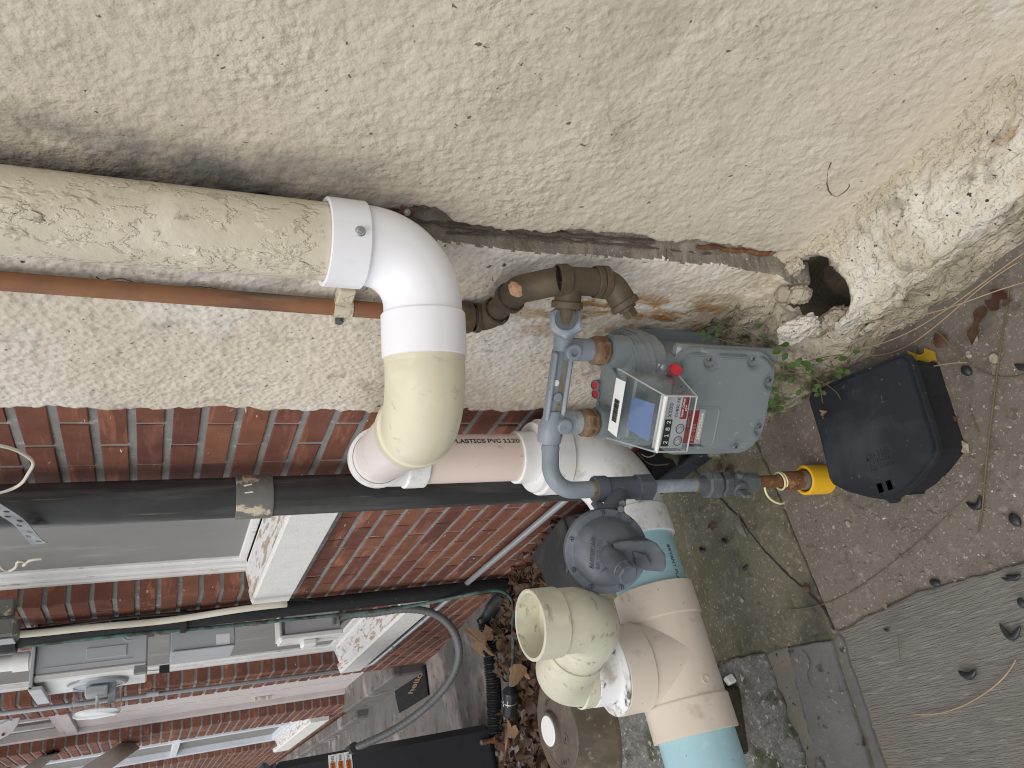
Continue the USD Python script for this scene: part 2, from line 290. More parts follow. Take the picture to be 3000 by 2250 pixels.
M['grey_chipped'] = mat('grey_paint_chipped', (.235, .268, .30), (.19, .22, .248), 9, .45, layers=[((.14, .05, .025), 42, .655, .675, 6.), ((.62, .63, .62), 120, .735, .75, 2.), ((.36, .40, .42), 12, .55, .7)], bumps=[('n', 260, .12, .001)])
M['grey_dark'] = mat('weathered_grey_metal', (.088, .101, .118), (.062, .072, .084), 10, .5, layers=[((.15, .17, .20), 6, .52, .70), ((.10, .04, .025), 60, .70, .72), ((.30, .32, .34), 140, .70, .73)], bumps=[('n', 300, .18, .0008)])
M['valve'] = mat('dark_grey_iron', (.10, .112, .118), (.065, .073, .078), 16, .6, layers=[((.15, .165, .17), 40, .58, .7)], bumps=[('n', 220, .4, .0015)])
M['brass_rust'] = mat('rusty_brown_nut', (.23, .155, .10), (.15, .095, .058), 34, .65, layers=[((.10, .045, .02), 60, .56, .64), ((.42, .32, .22), 30, .60, .72)], bumps=[('n', 260, .4, .0015)])
M['rust_dark'] = mat('deep_rust', (.17, .075, .03), (.10, .042, .02), 36, .85, layers=[((.30, .15, .06), 70, .56, .66)], bumps=[('n', 230, .6, .002)])
M['screw'] = mat('zinc_screw', (.42, .44, .45), (.30, .32, .33), 60, .35, metal=.8)
M['recess'] = mat('stained_recess', (.20, .20, .18), (.17, .14, .08), 40, .7, layers=[((.12, .055, .03), 50, .60, .66)])
M['red'] = mat('red_seal', (.50, .03, .04), (.42, .022, .035), 30, .4)
M['red_plate'] = mat('red_plate', (.24, .022, .026), (.20, .02, .022), 40, .5)
M['alu'] = mat('bare_aluminium', (.50, .50, .49), (.42, .42, .41), 30, .4, metal=.5)
M['dial'] = mat('dial_grey', (.42, .42, .415), (.37, .37, .365), 20, .45)
M['white'] = mat('white_print', (.80, .80, .78), (.74, .74, .72), 20, .6)
M['black'] = mat('black_print', (.018, .018, .02), (.012, .012, .013), 20, .5)
M['black_plastic'] = mat('black_plastic', (.0145, .0165, .021), (.010, .0115, .015), 8, .45, layers=[((.04, .044, .054), 5, .50, .74), ((.14, .135, .13), 70, .66, .76, 4.)], bumps=[('n', 420, .15, .0006)], spec=.4)
M['black_matte'] = mat('black_dusty_plastic', (.012, .012, .014), (.007, .007, .008), 14, .7, layers=[((.05, .045, .038), 30, .60, .72, 5.)], bumps=[('n', 200, .3, .002)])
M['charcoal'] = mat('charcoal_plastic', (.030, .031, .032), (.022, .0225, .023), 8, .55, layers=[((.055, .055, .055), 9, .52, .7)], bumps=[('n', 300, .2, .0008)])
M['black_pipe'] = mat('black_pipe_plastic', (.034, .034, .034), (.022, .022, .022), 10, .38, layers=[((.085, .085, .083), 8, .50, .72, 5., (3, 3, .25)), ((.13, .125, .115), 40, .64, .74, 5., (2, 2, .1))], bumps=[('n', 70, .15, .001, (2, 2, .1))])
M['dull_grey'] = mat('scuffed_grey_plastic', (.17, .165, .15), (.12, .118, .11), 12, .5, layers=[((.52, .46, .33), 20, .54, .60, 5.)])
M['foam'] = mat('black_foam_sleeve', (.014, .015, .016), (.009, .01, .011), 20, .55, layers=[((.05, .05, .048), 40, .60, .75)], bumps=[('n', 80, .4, .003)])
M['hose'] = mat('black_ribbed_hose', (.018, .02, .022), (.012, .013, .015), 20, .3)
M['cable_white'] = mat('off_white_cable', (.62, .585, .50), (.52, .485, .40), 14, .5)
M['verdigris'] = mat('green_copper', (.10, .20, .17), (.06, .10, .085), 50, .7, layers=[((.045, .052, .048), 14, .47, .58)], bumps=[('n', 200, .4, .001)])
M['copper'] = mat('old_copper_tube', (.26, .12, .07), (.15, .075, .05), 24, .45, metal=.4)
M['whip'] = mat('grey_flexible_conduit', (.12, .122, .125), (.09, .092, .095), 10, .45)
M['galv'] = mat('galvanised_tube', (.44, .46, .48), (.36, .38, .40), 14, .28, metal=.5)
M['steel_strap'] = mat('zinc_strap', (.28, .29, .30), (.17, .175, .18), 22, .5, metal=.5)
M['rust_strap'] = mat('brown_strap', (.13, .06, .04), (.09, .042, .03), 30, .7)
M['box_grey'] = mat('grey_enamel', (.44, .45, .47), (.39, .40, .42), 4, .42)
M['box_white'] = mat('white_enamel', (.72, .72, .70), (.64, .64, .62), 6, .4, layers=[((.46, .44, .41), 10, .60, .75)])
M['frame'] = mat('old_white_paint', (.76, .755, .74), (.66, .655, .65), 10, .55, layers=[((.40, .39, .38), 30, .60, .68, 5., (2, 2, .3))], bumps=[('n', 60, .3, .002, (2, 2, .2))])
M['frame_tan'] = mat('tan_frame_paint', (.46, .41, .33), (.38, .34, .27), 14, .6, layers=[((.68, .66, .62), 24, .54, .6, 5.)])
M['frame_mauve'] = mat('mauve_white_paint', (.58, .535, .53), (.51, .47, .465), 6, .55, layers=[((.22, .19, .18), 34, .68, .72)])
M['frame_blue'] = mat('bluish_white_paint', (.70, .73, .79), (.62, .65, .71), 8, .5)
M['sill'] = mat('white_sill_paint', (.74, .735, .71), (.66, .655, .63), 20, .8, layers=[((.50, .47, .42), 120, .62, .72)], bumps=[('n', 220, .7, .003)])
M['sill_flaky'] = mat('flaked_sill_paint', (.66, .65, .65), (.58, .575, .58), 10, .7, layers=[((.36, .29, .22), 13, .51, .58, 6., (4, .7, 1))], bumps=[('n', 60, .6, .003)])
M['screen'] = mat('grey_window_screen', (.235, .235, .225), (.205, .205, .197), 3, .75, layers=[((.28, .28, .27), 7, .58, .7, 5., (1, 1.5, .3))], bumps=[('n', 900, .2, .0005)])
M['glass_dark'] = mat('dim_window_glass', (.10, .105, .11), (.07, .075, .08), 3, .08, spec=.5)
M['soil'] = mat('dark_soil', (.055, .042, .03), (.03, .024, .018), 20, .95, bumps=[('n', 60, .8, .01)])
def agg(name, c1, c2, extra=()):
    return mat(name, c1, c2, 3.2, .88, spec=.25, layers=[(tuple(x * 1.4 for x in c1), 45, .55, .70, 6.), (tuple(x * .5 for x in c1), 26, .56, .72, 6.), ((.38, .33, .26), 130, .645, .68, 2.), ((.52, .49, .43), 85, .72, .74, 2.), *extra], bumps=[('n', 90, .45, .004), ('e', 170, .22, .002), ('n', 500, .3, .001)])
M['slab_brown'] = agg('exposed_aggregate', (.160, .139, .116), (.124, .107, .089), [((.10, .082, .066), 6, .55, .75)])
M['slab_moss'] = agg('mossy_concrete', (.15, .138, .10), (.105, .096, .066), [((.075, .075, .035), 5, .50, .68), ((.045, .042, .036), 4.2, .52, .66, 4., None, (0, .42, .20))])
M['slab_grey'] = mat('broomed_concrete', (.172, .163, .148), (.135, .128, .117), 5, .85, spec=.25, layers=[((.25, .245, .23), 60, .56, .72, 6., (3., .35, 1)), ((.10, .098, .093), 40, .56, .74, 6., (3., .35, 1)), ((.165, .14, .118), 3, .55, .75)], bumps=[('n', 80, .9, .006, (4., .35, 1)), ('n', 420, .4, .0015)], rot=(0, 0, .35))
M['slab_strip'] = mat('slate_grey_concrete', (.128, .125, .120), (.092, .091, .089), 7, .75, layers=[((.22, .22, .215), 70, .62, .68, 5.), ((.03, .03, .03), 24, .60, .68)], bumps=[('n', 60, .6, .004), ('n', 300, .4, .001)])
M['patch'] = mat('rough_pale_mortar', (.20, .198, .185), (.12, .118, .108), 22, .9, layers=[((.055, .06, .03), 8, .50, .64), ((.36, .35, .33), 60, .58, .66)], bumps=[('n', 90, .9, .008), ('n', 300, .5, .002)])
M['patch_tan'] = mat('tan_mortar_band', (.175, .16, .135), (.13, .12, .10), 12, .85, layers=[((.03, .028, .025), 90, .70, .72, 1.)], bumps=[('n', 200, .4, .002)])
M['stoop'] = mat('stoop_concrete', (.165, .152, .14), (.11, .10, .092), 3, .85, layers=[((.30, .265, .25), 2.2, .54, .64), ((.05, .047, .044), 9, .56, .7), ((.40, .37, .34), 60, .69, .71)], bumps=[('n', 120, .5, .003)])
M['cast_iron'] = mat('brown_cast_iron', (.125, .098, .076), (.095, .074, .058), 12, .6, layers=[((.17, .135, .105), 20, .56, .7)], bumps=[('n', 180, .4, .0015)])
M['ring_concrete'] = mat('brown_stained_ring', (.15, .115, .075), (.10, .075, .048), 6, .8, layers=[((.055, .045, .028), 3.2, .50, .62), ((.21, .17, .12), 40, .60, .7)], bumps=[('n', 200, .4, .0015)])
M['condenser'] = mat('charcoal_enamel', (.027, .0285, .033), (.021, .0225, .027), 5, .4, spec=.5, bumps=[('n', 500, .1, .0005)])
M['condenser_lid'] = mat('grey_lid_enamel', (.075, .08, .095), (.06, .065, .078), 5, .35)
M['orange'] = mat('orange_print', (.62, .16, .03), (.56, .13, .025), 30, .5)
M['yellow'] = mat('yellow_plastic', (.72, .42, .02), (.66, .37, .018), 10, .4, layers=[((.42, .25, .02), 20, .62, .75)])
M['grey_tube'] = mat('grey_inner_tube', (.17, .175, .18), (.14, .145, .15), 8, .4)
M['wire_yellow'] = mat('pale_yellow_wire', (.66, .64, .36), (.60, .58, .32), 20, .45)
M['wood_wet'] = mat('wet_dark_wood', (.05, .042, .022), (.025, .022, .014), 14, .75, layers=[((.10, .085, .035), 30, .58, .7, 5., (.3, 1, 1))], bumps=[('n', 70, .7, .004, (.2, 1, 1))])
M['coir'] = mat('black_coir', (.012, .012, .014), (.007, .007, .008), 60, .95, bumps=[('n', 500, .8, .004)])
M['coir_tan'] = mat('tan_coir', (.30, .20, .10), (.22, .14, .07), 60, .95)
M['blue_tape'] = mat('blue_label', (.13, .18, .34), (.10, .15, .29), 10, .35)
M['clear'] = clear('clear_plastic'); M['glass'] = clear('clear_glass', (.95, .975, .98), .85, .02)
M['leaf_brown'] = leafmat('dry_leaf', (.12, .065, .038), (.20, .12, .075)); M['leaf_tan'] = leafmat('tan_leaf', (.36, .22, .12), (.46, .30, .18)); M['leaf_red'] = leafmat('red_leaf', (.095, .042, .03), (.13, .062, .042))
M['leaf_yellow'] = leafmat('yellow_leaf', (.70, .47, .03), (.62, .40, .03)); M['leaf_green'] = leafmat('green_leaf', (.045, .105, .018), (.085, .18, .03)); M['leaf_olive'] = leafmat('olive_leaf', (.10, .10, .045), (.15, .14, .07)); M['leaf_grey'] = leafmat('grey_leaf', (.24, .22, .2), (.34, .31, .28))
M['stem'] = mat('thin_stem', (.13, .10, .045), (.09, .07, .035), 30, .8); M['straw'] = mat('dry_straw', (.34, .255, .16), (.24, .175, .105), 20, .7); M['pod'] = mat('black_pod', (.012, .013, .017), (.02, .02, .025), 60, .35)
M['pebble'] = mat('pale_pebble', (.40, .355, .28), (.26, .22, .165), 30, .8, island=.5)
M['awning'] = mat('white_awning', (.72, .72, .75), (.66, .66, .69), 6, .5); M['beige_board'] = mat('beige_board', (.56, .53, .48), (.50, .47, .42), 7, .6)

# ================================================================== SETTING: ground
G = thing('ground', kind='structure')
def grid_mesh(xs, ys, zf):
    X, Y = np.meshgrid(xs, ys, indexing='ij'); v = np.stack([X, Y, zf(X, Y)], -1).reshape(-1, 3); n = len(ys)
    i, j = np.meshgrid(np.arange(len(xs) - 1), np.arange(n - 1), indexing='ij')
    return v, np.stack([i * n + j, (i + 1) * n + j, (i + 1) * n + j + 1, i * n + j + 1], -1).reshape(-1, 4)
def spread(lo, hi, a, b, step, grow=1.25):
    core = list(np.arange(a, b + step * .5, step)); s, x = step, a; left = []
    while x > lo: s *= grow; x -= s; left.append(x)
    s, x = step, core[-1]; right = []
    while x < hi: s *= grow; x += s; right.append(x)
    return np.array(left[::-1] + core + right)
def soilz(X, Y): return gz(Y) - .04 + .012 * (fbm(np.stack([X * 6, Y * 6, X * 0], -1), 3, 5) - .5) * (Y > 2.3)
part(G, 'soil', grid_mesh(spread(-60, 60, -.6, .9, .03), spread(-30, 80, 2.2, 4.2, .03), soilz), M['soil'], smooth=True)
gp = lambda px, py: on_ground(px, py)[:2]
node = gp(2443, 1850)
def ext(a, b, k): a, b = np.asarray(a), np.asarray(b); return b + (b - a) * k
def slab_part(name, pts, mt, top, h=.06, gap=.002, wob=.0015):
    wob = min(wob, .0016) if wob < .007 else wob * .6
    poly = Polygon(pts).buffer(-gap)
    ring = np.array(poly.exterior.segmentize(.012).coords)[:-1]
    ring = ring + wob * 2 * (np.stack([noise(np.c_[ring * 45, ring[:, :1] * 0], 3), noise(np.c_[ring * 45, ring[:, :1] * 0], 9)], 1) - .5) * 2
    m = slab(Polygon(ring).buffer(0), h, .004); m.apply_translation([0, 0, top - h]); part(G, name, m, mt, smooth=20)
jt = ext(gp(2443, 1835), gp(2303, 1500), 1.9)                        # far end of the crack joint, under the wall foot
h1b = gp(2680, 1732); h1 = ext(h1b, gp(3000, 1646), 1.6); h0 = ext(node, gp(2160, 1925), 2.2)
slab_part('concrete_slab', [node, h1b, h1, (h1[0] + .3, -1.2), (.70, -1.2), (.70, jt[1]), jt], M['slab_brown'], .0, wob=.003)
slab_part('concrete_slab', [node, jt, (.70, jt[1] + .05), (.74, 2.36), (-1.6, 2.36), (-1.6, h0[1] + .3), h0], M['slab_moss'], -.001, wob=.003)
sl0, sl1 = gp(2300, 1900), ext(gp(2300, 1900), gp(2389, 2250), 1.5)
mr0, mr1 = gp(2429, 1873), ext(gp(2429, 1873), gp(2547, 2241), 1.5)
gr0, gr1 = gp(2462, 1872), ext(gp(2462, 1872), gp(2579, 2223), 1.5)
bd0, bd1 = gp(2231, 1914), ext(gp(2231, 1914), gp(2384, 2310), 1.3)
slab_part('concrete_slab', [sl0, mr0, mr1, sl1], M['slab_strip'], -.004, gap=.002, wob=.004)
slab_part('mortar_strip', [mr0, node, gr0, gr1, mr1], M['slab_strip'], -.009, gap=.003, wob=.003)
slab_part('mortar_strip', [bd0, sl0, sl1, bd1], M['patch_tan'], -.009, gap=.001, wob=.009)
slab_part('mortar_strip', [h0, bd0, bd1, (bd1[0] - .4, bd1[1] - .2), (-1.6, h0[1] - .3)], M['patch'], -.002, gap=.001, wob=.008)
slab_part('concrete_slab', [gr0, node, h1b, h1, (h1[0] + .1, -4), (-3.5, -4), (-3.5, gr1[1] - .1), gr1], M['slab_grey'], -.006, wob=.003)
part(G, 'joint_fill', box((-3.4, -3.9, -.05), (.70, 2.3, -.0115)), M['slab_moss'])
# cracks in the mossy slab: thin dark lips standing open
def crack(pxs, w, mt, z=.0008):
    pts = curve([np.r_[gp(*p), z] for p in pxs], 60); pts[:, :2] += .004 * (np.stack([noise(pts * 90, 1), noise(pts * 90, 2)], 1) - .5)
    t = np.gradient(pts, axis=0); s = nrm(np.array([0, 0, 1.])); side = np.cross(t, s); side /= np.linalg.norm(side, axis=1, keepdims=True)
    ww = w * (.4 + 1.0 * noise(pts * 60, 4))[:, None] / 2
    v = np.vstack([pts - side * ww, pts + side * ww]); n = len(pts); i = np.arange(n - 1)
    return v, np.stack([i, i + 1, n + i + 1, n + i], 1)
part(G, 'crack', crack([(2165, 1512), (2230, 1600), (2300, 1675), (2345, 1715), (2425, 1800), (2443, 1845)], .005, None), M['black'])
part(G, 'crack', crack([(2000, 1350), (2085, 1430), (2130, 1480), (2165, 1512)], .004, None), M['black'])
part(G, 'crack', crack([(2350, 1905), (2372, 1935), (2368, 1985), (2380, 2010)], .002, None), M['black'])
# stoop in front of the far door
st = [on_ground(1478, 1790)[:2], on_ground(1445, 2120)[:2]]
stoopz = lambda X, Y: gz(Y) + .012
y0 = 3.35
part(G, 'stoop', grid_mesh(spread(-3, .78, -.3, .76, .08), spread(y0, 11, y0, 8, .1)[0:], lambda X, Y: gz(Y) + .012 - .08 * (Y < y0 + .01)), M['stoop'], smooth=30)

# ================================================================== SETTING: stuccoed wall
W = thing('stucco_wall', 'cream painted rough stucco wall with a cracked mortar joint and flaking foot', 'wall', (.83, .9, 0))
ys = spread(-6, 1.53, -.15, 1.53, .0042, 1.3); ys = ys[ys < 1.56]; zs = spread(-.12, 5.5, .0, 2.35, .0042, 1.3)
YY, ZZ = np.meshgrid(ys, zs, indexing='ij')
def p3(y, z, k, o=0): return np.stack([y * k, z * k, y * 0 + o], -1)
jag = lambda z, s: fbm(np.stack([z * 17, z * 0 + s, z * 0], -1), 3, s) - .5
lineA = np.interp(ZZ, [.2, .31, .56, .83, 1.01, 1.1, 2], [.852, .856, .858, .878, .880, .882, .885]) + .030 * jag(ZZ, 3) + .006 * (noise(p3(YY, ZZ, 120, 1), 3) - .5) - .030 * np.exp(-((ZZ - 1.0) / .05) ** 2)
lineB = np.interp(ZZ, [.14, .27, .53, .81, .95, 1.05, 2], [.874, .876, .878, .893, .902, .888, .888]) + .016 * jag(ZZ, 11) + .006 * (noise(p3(YY, ZZ, 120, 1), 8) - .5)
endC = 1.518 + .03 * (fbm(np.stack([ZZ * 30, ZZ * 0, ZZ * 0], -1), 4, 21) - .5)
ss = lambda t: np.clip(t, 0, 1) ** 2 * (3 - 2 * np.clip(t, 0, 1))
lump = lambda k, a, s: a * (fbm(p3(YY, ZZ, k, s), 3, s) - .5) * 2
x1 = .814 + lump(3, .006, 2) + lump(18, .0022, 4) + lump(62, .0013, 6)
xs_ = .822 + lump(16, .006, 8) + lump(70, .003, 9) - .012 * ss((YY - lineA - .02) / .01)
x2 = .792 + lump(4, .005, 12) + lump(24, .0028, 14) + lump(80, .0016, 15)
k1, k2 = ss((YY - lineA) / .006), ss((YY - lineB) / .012)
XX = (x1 * (1 - k1) + xs_ * k1) * (1 - k2) + x2 * k2 + .014 * ss((YY - endC + .012) / .012)
XX -= .02 * ss((.27 - ZZ) / .07) * (YY > lineB)                     # the foot rolls out
nz = len(zs); vid = np.arange(len(ys) * nz).reshape(len(ys), nz)
q = np.stack([vid[:-1, :-1], vid[1:, :-1], vid[1:, 1:], vid[:-1, 1:]], -1).reshape(-1, 4)[:, ::-1]
cy, cA, cB, cC = [a[:-1, :-1].ravel() for a in (YY, lineA, lineB, endC)]
VV = np.stack([XX, YY, ZZ], -1).reshape(-1, 3)
cz = ZZ[:-1, :-1].ravel()
def pick(mask):
    mask = mask & (cz > .165)
    f = q[mask]; u, inv = np.unique(f, return_inverse=True); return VV[u], inv.reshape(f.shape)
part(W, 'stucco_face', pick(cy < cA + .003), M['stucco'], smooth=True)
part(W, 'mortar_joint', pick((cy >= cA + .003) & (cy < cB + .0105)), M['mortar_raw'], smooth=True)
part(W, 'stucco_face', pick((cy >= cB + .0105) & (cy < cC)), M['stucco_old'], smooth=True, label='narrow stucco strip stained with rust beside the brickwork')
part(W, 'unseen_core', box((.87, -6, -.3), (1.3, 1.5, 5.5)), M['mortar_raw'])  # unseen box added behind the faces to close the wall and block light
# open cracks of the joint and the paint
def seam(pts, w, depth=.004):
    P = curve(pts, 70); P[:, 1] += .01 * (fbm(np.c_[P[:, 2] * 50, P[:, 0] * 0, P[:, 0] * 0], 3, 5) - .5)
    return sweep(P, w * (.35 + .9 * noise(P * 45, 3)), 6)
part(W, 'crack', seam([(.812, .888, 1.02), (.815, .886, .85), (.816, .880, .70), (.817, .874, .55)], .0045), M['hole'])
part(W, 'crack', seam([(.808, .901, .95), (.810, .892, .8), (.810, .884, .6), (.810, .879, .35)], .0025), M['hole'])
part(W, 'crack', seam([(.818, .870, .45), (.818, .868, .36), (.818, .866, .27)], .007), M['rust_dark'], label='rusted metal showing in the open joint')
def on_face(pxs, x, dx=.0): return [on_x(px, py, x) - V(dx, 0, 0) for px, py in pxs]
part(W, 'crack', seam(on_face([(2432, 475), (2420, 525), (2430, 562), (2450, 575), (2475, 560), (2485, 540)], .814, .001), .0014), M['hole'])
part(W, 'crack', seam(on_face([(282, 808), (310, 818), (350, 818), (400, 830), (470, 835)], .79, .001), .0011), M['hole'])
part(W, 'crack', seam(on_face([(540, 838), (580, 838), (640, 846)], .79, .001), .0009), M['hole'])
# plinth: crumbling ledge along the foot, with a hole broken into it
py_ = spread(-4, 1.50, .15, 1.47, .0052, 1.3); py_ = py_[py_ < 1.5]; sN = 100
def prof(y):
    a = np.array([(.826, .245), (.811, .20), (.76, .188), (.70, .172), (.655, .150), (.648, .112), (.660, .095), (.640, -.05)])
    b = np.array([(.80, .30), (.775, .235), (.74, .175), (.70, .12), (.668, .075), (.65, .045), (.643, .015), (.64, -.05)])
    t = float(ss((y - .84) / .16)); c = a * (1 - t) + b * t
    if y < .84: c[2:6, 1] -= .045 * min(1, max(0, (.62 - y) / .5)); c[:2, 1] -= .02 * min(1, max(0, (.8 - y) / .4))
    d = np.r_[0, np.cumsum(np.linalg.norm(np.diff(c, axis=0), axis=1))]; u = np.linspace(0, d[-1], sN)
    return np.c_[np.interp(u, d, c[:, 0]), np.interp(u, d, c[:, 1])]
PP = np.array([prof(y) for y in py_])
T = np.gradient(PP, axis=1); T /= np.linalg.norm(T, axis=2, keepdims=True); Nn = np.stack([T[..., 1], -T[..., 0]], -1)
Y2 = np.repeat(py_[:, None], sN, 1); Q = np.stack([PP[..., 0], Y2, PP[..., 1]], -1)
up_ = np.clip(Nn[..., 1], 0, 1)
fold = lambda k, s: np.abs(fbm(Q * k, 4, s) - .5) * 2
disp = .034 * (fbm(Q * 7, 3, 31) - .5) + .013 * (fbm(Q * 26, 3, 33) - .5) + .006 * (fbm(Q * 95, 3, 35) - .5) - .007 * np.exp(-(fold(9, 41) / .06) ** 2)
disp *= .55 + .65 * ss((Y2 - .45) / .3)
S01 = np.broadcast_to(np.linspace(0, 1, sN), Y2.shape); disp = disp * np.clip(S01 * 7, .15, 1)
hx, hy, hz = .735, .866, .185
rr = np.sqrt(((Y2 - hy) / .058) ** 2 + ((np.hypot(Q[..., 0] - hx, Q[..., 2] - hz) * np.sign(hx - Q[..., 0] + 1e-6)) / .066) ** 2 * 1) + .25 * (fbm(Q * 22, 3, 51) - .5)
hole = ss((1.12 - rr) / .30)
Q = Q + np.stack([Nn[..., 0], Y2 * 0, Nn[..., 1]], -1) * disp[..., None] + hole[..., None] * V(.055, .02, -.13)
lip = np.exp(-((rr - 1.25) / .22) ** 2) * .014; Q[..., 2] += lip; Q[..., 0] -= lip * .5
n = sN; i, j = np.meshgrid(np.arange(len(py_) - 1), np.arange(n - 1), indexing='ij')
fq = np.stack([i * n + j, i * n + j + 1, (i + 1) * n + j + 1, (i + 1) * n + j], -1).reshape(-1, 4)
hm = (hole[:-1, :-1] > .03).ravel(); Qf = Q.reshape(-1, 3)
def sub(f): u, inv = np.unique(f, return_inverse=True); return Qf[u], inv.reshape(f.shape)
part(W, 'plinth', sub(fq[~hm]), M['plinth'], smooth=True)
part(W, 'plinth_hole', sub(fq[hm]), M['hole'], smooth=True)
def rock(c, r, seed, flat=(1, 1, 1)):
    m = trimesh.creation.icosphere(4 if r > .02 else 2, 1.0); v = m.vertices
    v = v * (1 + .7 * (fbm(v * 1.7 + seed, 3, seed) - .5) + .4 * (fbm(v * 4 + seed, 3, seed + 1) - .5))[:, None]
    m.vertices = v * np.asarray(flat) * r + np.asarray(c); return m
for px, py, x, r, sd, fl in [(2345, 985, .668, .040, 1, (.45, 1.2, 1.1)), (2395, 985, .668, .022, 2, (.6, 1, 1.4)), (2350, 880, .725, .024, 3, (.7, 1, .9)), (2455, 950, .672, .034, 4, (.55, 1, .9)), (2590, 905, .655, .048, 5, (.45, 1.2, .8)), (2330, 800, .785, .024, 6, (.8, 1, .7)),
                             (2510, 745, .772, .050, 8, (.7, 1.2, .5)), (2640, 905, .634, .010, 9, (1, 1, 1)), (2660, 908, .632, .008, 10, (1, 1, 1)), (2235, 1205, .655, .032, 11, (.5, 1.6, .7)), (2180, 1262, .652, .028, 12, (.5, 1.6, .7)), (2300, 880, .735, .018, 13, (1, 1, .8)), (2560, 975, .638, .016, 14, (.5, 1.8, .6))]:
    part(W, 'stone', rock(on_x(px, py, x) + V(.014, 0, 0), r, sd, fl), M['plinth'] if sd in (1, 5, 8, 11, 12, 6) else M['rubble'], smooth=True)
# rusty strap nailed in the joint
a, b = on_x(1195, 600, .803), on_x(1165, 668, .790)
t = nrm(b - a); w_ = nrm(np.cross(t, V(1, .3, 0))); nn = np.cross(t, w_)
sp = slab(sbox(0, -.012, np.linalg.norm(b - a) + .03, .012).difference(unary_union([Point(k, (-1) ** i * .003).buffer(.0028) for i, k in enumerate(np.arange(.012, .1, .016))])), .002)
ST = thing('hanger_strap', 'short rusty brown punched strap nailed in the wall crack beside the white elbow', 'strap', a)
part(ST, 'strap', place(sp, a - V(.004, 0, 0), t, w_, nn), M['rust_strap']); part(ST, 'nail_head', spin(a + t * .008 - V(.008, .002, 0), V(-1, -.6, 0), [(0, 0), (0, .006), (.003, .005), (.004, 0)], 12), M['screw'])

# ================================================================== SETTING: brick wall with its windows and door
B = thing('brick_wall', 'red brick house wall with grey mortar, recessed windows and a mauve door', 'wall', (.8, 3.0, -.5))
FX = .80; CO, BL = .070, .2135
OPEN = [(1.98, 2.95, .905, 2.35), (3.56, 4.79, .19, 2.4), (5.28, 6.77, -.75, 2.5), (7.47, 9.5, .0, 2.4)]
Y1 = 13.0; ZB, ZT = -1.2, 5.5
slabm = m3.Manifold.cube([.2, Y1 - 1.49, ZT - ZB]).translate([FX + .0008, 1.49, ZB])
for a, b, c, d in OPEN: slabm = slabm - m3.Manifold.cube([.5, b - a + .012, d - c + .006]).translate([FX - .1, a - .006, c - .004])
part(B, 'mortar_bed', slabm, M['mortar'], smooth=False)
ph = on_x(80, 1238, FX)[1]
bricks = []
for k in range(-40, 61):
    zc = 1.634 + .035 - CO * k; z0, z1 = zc - .0268, zc + .0268
    if z1 > 2.9 or z0 < -1.1: continue
    off = ph + (BL / 2 if k % 2 else 0)
    runs = [(1.495, Y1 - .02)]
    for a, b, c, d in OPEN:
        if z1 > c + .004 and z0 < d - .004: runs = [w for lo, hi in runs for w in ((lo, min(hi, a)), (max(lo, b), hi)) if w[1] - w[0] > .02]
    for lo, hi in runs:                                               # no slivers: joints too near an end are left out
        js = [off + n_ * BL for n_ in range(-3, 57)]; js = [lo - .0076] + [j_ for j_ in js if lo + .06 < j_ < hi - .06] + [hi + .0076]
        bricks += [(p_ + .0076, q_ - .0076, z0, z1) for p_, q_ in zip(js[:-1], js[1:])]
def brick(lo, hi, z0, z1, g):
    j = lambda s: float(g.normal(0, s)); x0 = FX - .0042 + j(.0008); c = .0022
    pts = np.array([(x0, lo + c, z0 + c), (x0, hi - c, z0 + c), (x0, hi - c, z1 - c), (x0, lo + c, z1 - c), (x0 + c, lo, z0), (x0 + c, hi, z0), (x0 + c, hi, z1), (x0 + c, lo, z1), (FX + .1, lo, z0), (FX + .1, hi, z0), (FX + .1, hi, z1), (FX + .1, lo, z1)])
    pts[:8] += g.normal(0, .0007, (8, 3))
    f = []
    for a in (0, 4):
        for i in range(4): k = (i + 1) % 4; f += [(a + i, a + 4 + i, a + 4 + k), (a + i, a + 4 + k, a + k)]
    f += [(0, 1, 2), (0, 2, 3)]
    return trimesh.Trimesh(pts, np.array(f)[:, ::-1] if False else np.array(f), process=False)
def seen(b):
    px, py, d = sight((FX, (b[0] + b[1]) / 2, (b[2] + b[3]) / 2))
    if d < .2 or not (-60 < px < 3060 and -60 < py < 2320): return 0
    if 640 < py < 1180: return 0
    return (b[1] - b[0]) * (b[3] - b[2]) / d ** 2 * FX / np.linalg.norm(V(FX, (b[0] + b[1]) / 2, (b[2] + b[3]) / 2) - EYE)
rank = sorted(range(len(bricks)), key=lambda i: -seen(bricks[i])); big = set(rank[:300])
groups = {}
g = np.random.default_rng(3)
for i, b in enumerate(bricks):
    mi = int(g.choice(5, p=[.34, .24, .22, .12, .08])); m = brick(*b, g)
    m.faces = m.faces[:, ::-1]
    if i in big: part(B, 'brick', m, BR[mi], smooth=False)
    else: groups.setdefault(mi, []).append(m)
for mi, ms in groups.items(): part(B, 'brick_courses', ms, BR[mi], smooth=False, kind='stuff')
